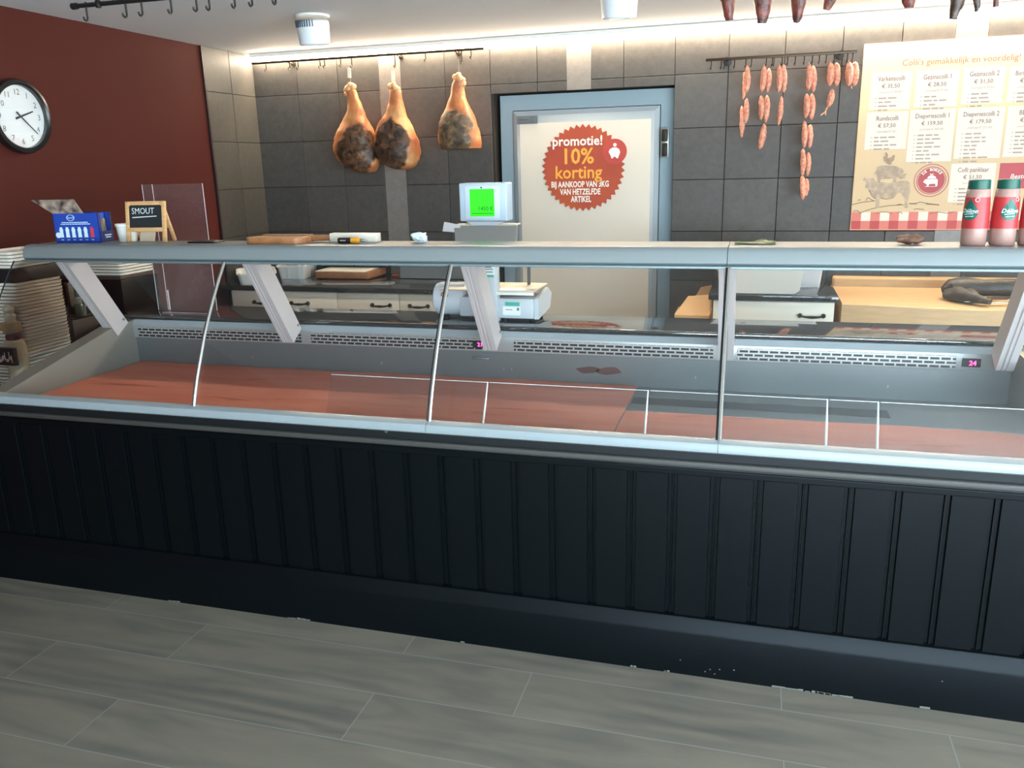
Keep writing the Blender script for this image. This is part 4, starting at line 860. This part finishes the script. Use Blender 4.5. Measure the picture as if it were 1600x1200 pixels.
MB().box(-.055, .052, -.0482, -.046, dz(1.420), dz(1.532)).done('lit_screen', mat('green screen', (.01, .08, .01), .4, emit=((.02, .62, .003), 1.0)), sc)
b = MB(); b.text('1450 €', .023, (.048, -.0488, dz(1.445)), X_, Z_, align='RIGHT', bold=0); b.box(-.047, .046, -.0489, -.0484, dz(1.4315), dz(1.4335)); b.done('screen_digits', mat('lcd ink', S(4, 60, 8), .5), sc, smooth=0)
MB().lathe([(.0035, -.049), (.0035, -.046)], (-.003, 0, dz(1.5375)), 10, 'y').done('sensor', M_dark, sc)
MB().prism([(-.145, -.035, dz(1.392)), (-.105, -.035, dz(1.384)), (-.112, -.035, dz(1.352)), (-.188, -.035, dz(1.358)), (-.178, -.035, dz(1.398))], (0, 1, 0), .0012).done('receipt_slip', mat('receipt', S(206, 200, 198), .6), sc)
MB().box(.15, .30, .08, .12, dz(1.195), dz(1.28), .012).box(.15, .16, .09, .11, .1, dz(1.2)).done('keyboard_arm', mat('dark grey plastic', S(78, 78, 76), .5), sc)

# acrylic spit guard at the left end of the worktop
ag = thing('acrylic_screen', 'clear bent acrylic screen standing at the left end of the worktop', 'screen', (-2.64, 3.37, WZ))
b = MB(); pth = [(-.155, .004), (-.125, .010), (-.105, .014), (-.08, .02), (.165, .02)]
for th, in ((0,),):
    f1 = [(x, y) for x, y in pth]; f2 = [(x + .001, y + .003) for x, y in pth][::-1]
    b.prism([(x, y, .0) for x, y in f1 + f2], (0, 0, 1), .60)
b.done('bent_sheet', glass('guard acrylic', (.95, .93, .93), haze=.03, gain=.4), ag, smooth=20)
b = MB(); b.box(-.085, .165, -.06, .02, 0, .003)
b.done('foot', glass('guard acrylic'), ag)
b = MB(); b.tube([(-.105, .012, .003), (-.105, .012, .6)], .0014, 5).tube([(.165, .021, .003), (.165, .021, .6)], .0016, 5).tube([(-.085, -.06, .003), (.165, -.06, .003)], .0014, 5).tube([(-.155, .003, .002), (-.155, .003, .6)], .0013, 5).tube([(-.09, .005, .003), (-.09, .005, .1)], .003, 5)
b.done('polished_edge', mat('guard edge', S(206, 196, 196), .3), ag)

# ------------------------------------------------------------------ back cabinets
M_cab = mat('cream drawer front', S(234, 226, 208), .5)
def handle_mb(x, y, z, L=.12):
    b = MB()
    for s in (-1, 1): b.lathe([(.013, y), (.013, y - .006), (.007, y - .022)], (x + s * L / 2, 0, z), 14, 'y')
    b.tube([(x - L / 2, y - .02, z), (x - L / 4, y - .024, z - .004), (x, y - .025, z - .005), (x + L / 4, y - .024, z - .004), (x + L / 2, y - .02, z)], [.005, .006, .0085, .006, .005], 8); return b
CBY = 4.72
def cabinet(label, x0, x1, handles, zt=.868, y1=BY - .014):
    t = thing('drawer_cabinet', label, 'cabinet', ((x0 + x1) / 2, CBY + .3, 0), 0, 'back wall drawer cabinets')
    MB().box(x0 + .001, x1 - .001, CBY + .02, y1, .1, zt).box(x0 + .001, x1 - .001, CBY + .06, y1, 0, .1).done('carcass', M_cab, t, True)
    for z0, z1 in ((.71, zt - .004), (.41, .704), (.11, .404)):
        d = MB().box(x0 + .002, x1 - .002, CBY, CBY + .019, z0, z1, .002).done('drawer_front', M_cab, t, True)
        for hx in handles:
            o = handle_mb(hx, CBY, (z0 + z1) / 2 + .004).done('handle', M_dark, d)
            for v in o.data.vertices: v.co -= Vector(t.location)
    return t
cx = [-3.32, -2.545, -2.115, -1.68]
cabinet('cream drawer cabinet at the left under the white crates', cx[0], cx[1], (-3.09, -2.815))
cabinet('cream drawer cabinet under the wooden cutting block', cx[1], cx[2], (-2.24,))
cabinet('cream drawer cabinet partly behind the scale', cx[2], cx[3] - .01, (-1.985,))
tag(MB().box(-3.425, -1.68, CBY - .02, BY - .013, .870, .902, .004).done('worktop', M_stone, loc=(-2.55, 5.05, .87)), 'dark polished stone worktop on the left drawer cabinets', 'worktop')
cabinet('cream drawer cabinet under the white cutting board, right of the door', -.21, .43, (.315,))
b = MB()
tag(MB().box(-.235, .445, CBY - .02, BY - .013, .870, .902, .004).done('worktop', M_stone, loc=(.1, 5.05, .87)), 'dark polished stone worktop right of the cold room door', 'worktop')
# butcher block
bb = thing('butcher_block', 'massive pale wood butcher block table with raised back edge', 'butcher block', (1.2, 5.0, 0))
M_blk = mat('block wood', S(196, 162, 118), .6, var=(10, .12), stretch=(1, 6, 6))
b = MB(); rs = []
for i in range(31):
    x = .462 + 1.7 * i / 30; dip = -.018 * math.exp(-((x - 1.15) / .45) ** 2)
    rs.append([(x, CBY - .03, .62), (x, CBY - .03, .862 + dip), (x, CBY - .02, .87 + dip), (x, 5.3, .87), (x, 5.3, .62)])
b.rings(rs); b.done('block', M_blk, bb, True, smooth=25)
MB().box(.462, 2.162, 5.302, BY - .014, .62, .925, .014, 3).done('back_edge', M_blk, bb, True)
for x in (.52, 2.08):
    for y in (CBY + .06, 5.3): MB().box(x - .045, x + .045, y - .045, y + .045, 0, .62, .006).done('leg', M_blk, bb, True)
# cardboard
cb = thing('cardboard_box', 'opened brown cardboard box on the floor beside the right cabinet', 'box', (-.33, 4.95, 0))
b = MB().box(-.1, .1, -.14, .14, 0, .003)
for (x0, x1, y0, y1) in ((-.1, .1, -.14, -.136), (-.1, .1, .136, .14), (-.1, -.096, -.14, .14), (.096, .1, -.14, .14)): b.box(x0, x1, y0, y1, 0, .76)
b.done('box_body', M_card, cb)
b = MB().prism([(-.1, -.14, .76), (.1, -.14, .76), (.1, -.06, .87), (-.03, -.07, .86)], (0, 1, 0), .003); b.done('box_flap', M_card, cb)
b = MB().prism([(-.04, .1, .76), (.1, .1, .76), (.1, .13, .90), (.03, .125, .885)], (0, 1, 0), .003); b.done('box_flap', M_card, cb)

# items on left back worktop
TZ = .9025
def crate(label, loc, rz, w, d, h, group):
    t = thing('white_crate', label, 'crate', loc, rz, group)
    b = MB(); e = .012
    def ring(k, z, r=.03): return [(p[0], p[1], z) for p in rounded(w / 2 + k, d / 2 + k, r)]
    b.rings([ring(-.012, 0), ring(0, h - .012), ring(.008, h - .012), ring(.008, h), ring(-.004, h), ring(-.018, .006)], cap=True); b.done('tray_shell', M_white, t)
    MB().box(w / 2 - .05, w / 2 - .046, -d / 2 - .004, -d / 2 + .004, .01, h - .015).box(w / 2 - .12, w / 2 - .116, -d / 2 - .004, -d / 2 + .004, .01, h - .015).done('rib', M_white, t); return t
crate('white plastic crate nearest the left wall on the back worktop', (-3.235, 4.90, TZ), .6, .24, .34, .075, 'crates on the back worktop')
crate('white plastic crate holding steel canisters on the back worktop', (-3.06, 5.15, TZ), .2, .2, .30, .095, 'crates on the back worktop')
for (x, y, r, h, lab) in ((-3.1, 5.14, .042, .17, 'taller steel canister standing in the white crate'), (-3.005, 5.17, .038, .15, 'shorter steel canister at the right inside the white crate')):
    t = thing('steel_canister', lab, 'canister', (x, y, TZ + .0065)); MB().lathe([(.0, 0), (r, 0), (r, h - .03), (r * 1.02, h - .03), (r * 1.02, h)], n=24).done('canister_body', mat('can steel', S(178, 166, 150), .3, .6), t)
bl = thing('cutting_block', 'thick wooden cutting block under the white roll holder', 'cutting block', (-2.67, 5.17, TZ)); MB().box(-.2, .2, -.13, .15, .006, .05, .004).done('block', M_wood2, bl); MB().box(-.2, .17, -.13, .1, .05, .056, .001).done('paper_sheet', mat('cream pack', S(236, 224, 204), .5), bl)
ft = MB()
for x in (-.18, .18): ft.box(x - .01, x + .01, -.12, .14, 0, .006)
ft.done('feet', M_dark, bl)
gt = thing('grey_tray', 'grey metal tray with raised sides behind the scale', 'tray', (-2.02, 5.2, TZ)); b = MB(); b.box(-.26, .26, -.08, .16, 0, .004); b.box(-.26, .26, -.08, -.076, 0, .088).box(-.26, .26, .156, .16, 0, .088).box(-.26, -.256, -.08, .16, 0, .1).box(.256, .26, -.08, .16, 0, .1).box(-.265, .265, -.086, -.074, .082, .09, .003); b.done('tray_body', mat('tray grey', S(150, 152, 150), .4, .4), gt)
rh = thing('roll_holder', 'white cylindrical roll holder on the wall over the cutting block', 'roll holder', (-2.70, 5.28, 1.032)); MB().lathe([(.05, -.25), (.066, -.235), (.066, .0), (.06, .004), (.06, .02), (.066, .024), (.066, .265), (.05, .285)], n=32, axis='x').done('roll_body', M_white, rh); MB().lathe([(.0, .286), (.05, .286), (.052, .295), (.0, .297)], n=28, axis='x').done('end_cap', M_cream, rh); MB().lathe([(.0, -.083), (.012, -.08), (.012, -.066)], (.0, 0, -.03), 14, 'y').done('knob', M_dark, rh); MB().box(-.2, .2, .06, BY - .014 - 5.28, -.03, .03).done('wall_bracket', M_steel, rh)
for (x, y, lab, c) in ((-2.36, 5.24, 'small red lid lying between block and grey tray', S(206, 96, 84)), (-2.23, 5.3, 'small white lid between the block and the grey tray', S(216, 214, 206))):
    o = MB().lathe([(.0, 0), (.026, 0), (.028, .003), (.028, .012), (.0, .013)], n=20).done('jar_lid', mat('lid ' + lab[6:9], c, .4)); o.location = (x, y, TZ); tag(o, lab, 'lid')
# items on right worktop
wbp = thing('white_cutting_board', 'large white cutting board leaning on the tubs, hand slot on top', 'cutting board', (.05, CBY + .005, TZ + .004), 0)
Mw = Matrix.Rotation(math.radians(-12), 4, 'X')
b = MB(); W_, H_ = .43, .272; P = [(-.215, .0), (.17, .0), (.195, .02), (.235, H_), (-.255, H_), (-.225, .02)]
b.prism([(x, 0, z) for x, z in P], (0, 1, 0), .018); b.warp(lambda p: Mw @ p); b.done('board_sheet', mat('board plastic', S(206, 196, 182), .5), wbp)
b = MB(); b.box(-.10, .125, -.003, .0, .17, .24, .001); b.warp(lambda p: Mw @ p); b.done('grip_panel', M_cream, wbp); b = MB(); b.box(-.09, -.06, -.006, -.002, .185, .21); b.warp(lambda p: Mw @ p); b.done('grip_slot', M_dark, wbp)
def tub(label, loc, w, d, h):
    t = thing('storage_tub', label, 'tub', loc, 0, 'tubs behind the cutting board'); b = MB()
    b.rings([[(p[0], p[1], z) for p in rounded(w / 2 + k, d / 2 + k, .02)] for k, z in ((-.012, 0), (0, h - .03))]); b.done('tub_body', mat('clear white plastic', S(206, 202, 200), .4), t)
    MB().prism([(p[0], p[1], h - .03) for p in rounded(w / 2 + .008, d / 2 + .008, .02)], (0, 0, 1), .03).done('lid', M_white, t)
tub('white lidded tub visible right of the leaning cutting board', (.27, 5.12, TZ), .22, .24, .16)
tub('white lidded tub peeking out left of the leaning cutting board', (-.10, 5.05, TZ), .2, .24, .135)
# gloves and knife on butcher block
gl = thing('black_apron', 'crumpled black leather glove lying on the butcher block', 'glove', (1.15, 4.93, .868))
M_lth = mat('black leather', S(58, 52, 46), .45, var=(20, .4), bump=(30, .6))
def lump(P, R, sq=.5, n=14):
    b = MB(); b.tube(P, R, n); b.warp(lambda p: Vector((p.x, p.y, max(0.0, p.z * 1.0))) + Vector((.6, .6, .9)) * .012 * mnoise.noise(p * 18) * (1 if p.z > .004 else 0)); return b
gl.name = 'leather_glove'
lump([(-.16, .03, .03), (-.12, .02, .05), (-.05, .06, .055), (.05, .08, .05), (.16, .09, .052), (.26, .10, .05)], [.02, .05, .052, .045, .048, .05]).done('cuff', M_lth, gl, smooth=60)
lump([(-.14, .0, .02), (-.09, -.06, .03), (-.03, -.13, .02), (.03, -.19, .014)], [.03, .045, .03, .014]).done('thumb', M_lth, gl, smooth=60)
lump([(-.07, .0, .02), (-.03, -.04, .03), (.02, -.07, .012)], [.03, .034, .012]).done('finger', M_lth, gl, smooth=60)
kf = thing('boning_knife', 'knife with wooden handle lying beside the black glove', 'knife', (1.27, 4.79, .872))
MB().prism([(-.2, 0, 0), (.0, -.014, 0), (.0, .014, 0), (-.12, .014, 0)], (0, 0, 1), .0025).done('blade', M_steel, kf); MB().tube([(.0, 0, .010), (.05, 0, .012), (.12, 0, .011)], [.009, .013, .010], 10).done('handle', M_blk, kf)

# ------------------------------------------------------------------ left corner: stacks against the red wall
cabl = thing('black_stand', 'low black stand at the left end of the counter', 'stand', (-3.215, 2.9, 0)); MB().box(-.165, .165, -.32, .20, .03, .66, .006).done('stand_body', M_black, cabl); MB().box(-.17, .17, -.325, .205, .66, .68, .003).done('top_board', M_black, cabl)
tr = MB(); pr_ = [(p[0], p[1]) for p in rounded(.10, .13, .03)]
def tray_thing(label, loc, rz, group, w=.10, d=.13):
    t = thing('foam_tray', label, 'tray', loc, rz, group)
    b = MB(); q = lambda k, z: [(p[0], p[1], z) for p in rounded(w + k, d + k, .02)]
    b.rings([q(-.006, 0), q(-.0015, .0035), q(-.001, .0105), q(.001, .0115), q(.001, .0128), q(-.003, .0135), q(-.010, .003)]); b.done('tray_shell', mat('foam white', S(226, 218, 204), .7), t); return t
t0 = None
NT = 33
for k in range(NT):
    loc = (-3.165 + random.uniform(-.002, .002), 2.96 + random.uniform(-.002, .002), .682 + k * .0152)
    if t0 is None: t0 = tray_thing('white foam tray in the tall stack left of the counter', loc, 0, 'foam trays in the tall stack')
    else: copy_thing(t0, loc, random.uniform(-.02, .02))
zt_ = .682 + NT * .0152
o = thing('black_carton', 'flat black carton lying on the tall foam tray stack', 'carton', (-3.165, 2.96, zt_)); MB().box(-.105, .105, -.14, .14, 0, .06, .002).done('carton_body', mat('black card', S(16, 16, 18), .5), o); b = MB(); b.text('LA', .03, (-.04, -.1405, .008), X_, Z_); b.done('carton_print', M_white, o, smooth=0)
t1 = None
for k in range(5):
    loc = (-3.165, 2.96, zt_ + .0605 + k * .0145)
    if t1 is None: t1 = copy_thing(t0, loc, 0, 'white foam tray on top of the flat black carton'); t1['group'] = 'foam trays on the black carton'
    else: c = copy_thing(t1, loc, random.uniform(-.02, .02))
# black crates with trays on top
def black_crate(label, loc, h):
    t = thing('black_crate', label, 'crate', loc, 0, 'black crates by the red wall'); w, d = .185, .135
    b = MB().box(-w, w, -d, d, 0, h - .03, .006).done('crate_body', M_black, t)
    MB().box(-w - .004, w + .004, -d - .004, d + .004, h - .03, h - .012, .003).done('crate_rim', mat('dark brown plastic', S(58, 46, 38), .5), t); return t
z = 0.0
for k, lab in enumerate(('lowest black crate in the stack by the red wall', 'second black crate up in the stack by the red wall', 'third black crate up in the stack by the red wall', 'topmost black crate in the stack, under the foam trays')):
    h = .335 if k < 2 else .255
    black_crate(lab, (-3.225, 3.56, z), h); z += h - .012 + .0005
for k in range(6):
    loc = (-3.215, 3.555, z + .0005 + k * .0148)
    if k == 0: t2 = tray_thing('wide white foam tray on the black crates by the red wall', loc, .0, 'foam trays on the black crates', .18, .12)
    else: copy_thing(t2, loc, random.uniform(-.02, .02))
# dark cabinet with pot
dk = thing('dark_side_cabinet', 'dark brown side cabinet standing behind the counter end', 'cabinet', (-3.24, 3.265, 0)); MB().box(-.16, .16, -.145, .145, 0, .965, .004).done('cabinet_body', mat('dark brown laminate', S(40, 30, 26), .4), dk); MB().box(-.165, .165, -.15, .15, .965, .978, .003).done('top_board', M_dark, dk)
pt = thing('steel_pot', 'shiny cylindrical steel container on the dark side cabinet', 'pot', (-3.15, 3.24, .9785)); MB().lathe([(.0, 0), (.04, 0), (.042, .004), (.042, .14), (.045, .142), (.045, .15), (.0, .152)], n=32).done('pot_body', mat('pot chrome', S(170, 176, 176), .15, .9), pt); MB().lathe([(.012, .152), (.014, .168), (.0, .17)], n=14).done('lid_knob', M_dark, pt)
sm = thing('small_jar', 'small green glass jar right of the steel container', 'jar', (-3.075, 3.17, .9785)); MB().lathe([(.0, 0), (.022, 0), (.024, .01), (.022, .045), (.014, .06)], n=24).done('jar_body', mat('green glass', S(84, 104, 92), .2), sm); MB().lathe([(.013, .06), (.016, .064), (.014, .085), (.0, .092)], n=20).done('stopper', mat('jar stopper', S(150, 158, 156), .3), sm)
# label bottle in front of the stack
p = at_y(22, 560, 2.93)
fb = thing('ornament_bottle', 'cream bottle with beaded neck and black label left of the counter', 'bottle', (-3.085, 2.79, .6805)); fb.scale = (1.18, 1.18, 1.18)
MB().lathe([(.0, 0), (.026, 0), (.028, .006), (.028, .03)], n=24).done('base_band', M_dark, fb)
MB().lathe([(.028, .03), (.033, .06), (.036, .12), (.038, .19), (.034, .215), (.02, .225)], n=28).done('bottle_body', mat('cream ceramic', S(206, 190, 160), .5, var=(30, .2)), fb)
MB().lathe([(.022, .22), (.026, .225), (.026, .24), (.018, .243)], n=24).done('collar', mat('wine red', S(92, 34, 38), .4), fb)
b = MB().lathe([(.016, .242), (.03, .25), (.034, .268), (.03, .286), (.016, .294)], n=24); bmesh.ops.create_icosphere(b.bm, subdivisions=2, radius=.016, matrix=Matrix.Translation((-.034, -.01, .272))); b.done('tan_bulb', mat('tan ceramic', S(150, 120, 74), .4), fb)
MB().lathe([(.014, .294), (.02, .302), (.021, .312), (.014, .322), (.02, .332), (.019, .342), (.008, .352), (.0, .354)], n=24).done('pearl_neck', mat('pearl glaze', S(196, 184, 160), .25), fb)
MB().box(-.062, .045, -.052, -.036, .135, .200, .002).done('black_label', mat('black card', S(16, 16, 18), .5), fb)
b = MB(); rnd = random.Random(5)
for k in range(16): x = -.045 + k * .005; z0 = .16 - rnd.uniform(0, .014); b.box(x, x + .0036, -.0526, -.052, z0, z0 + rnd.uniform(.008, .03))
b.done('label_marks', M_white, fb)
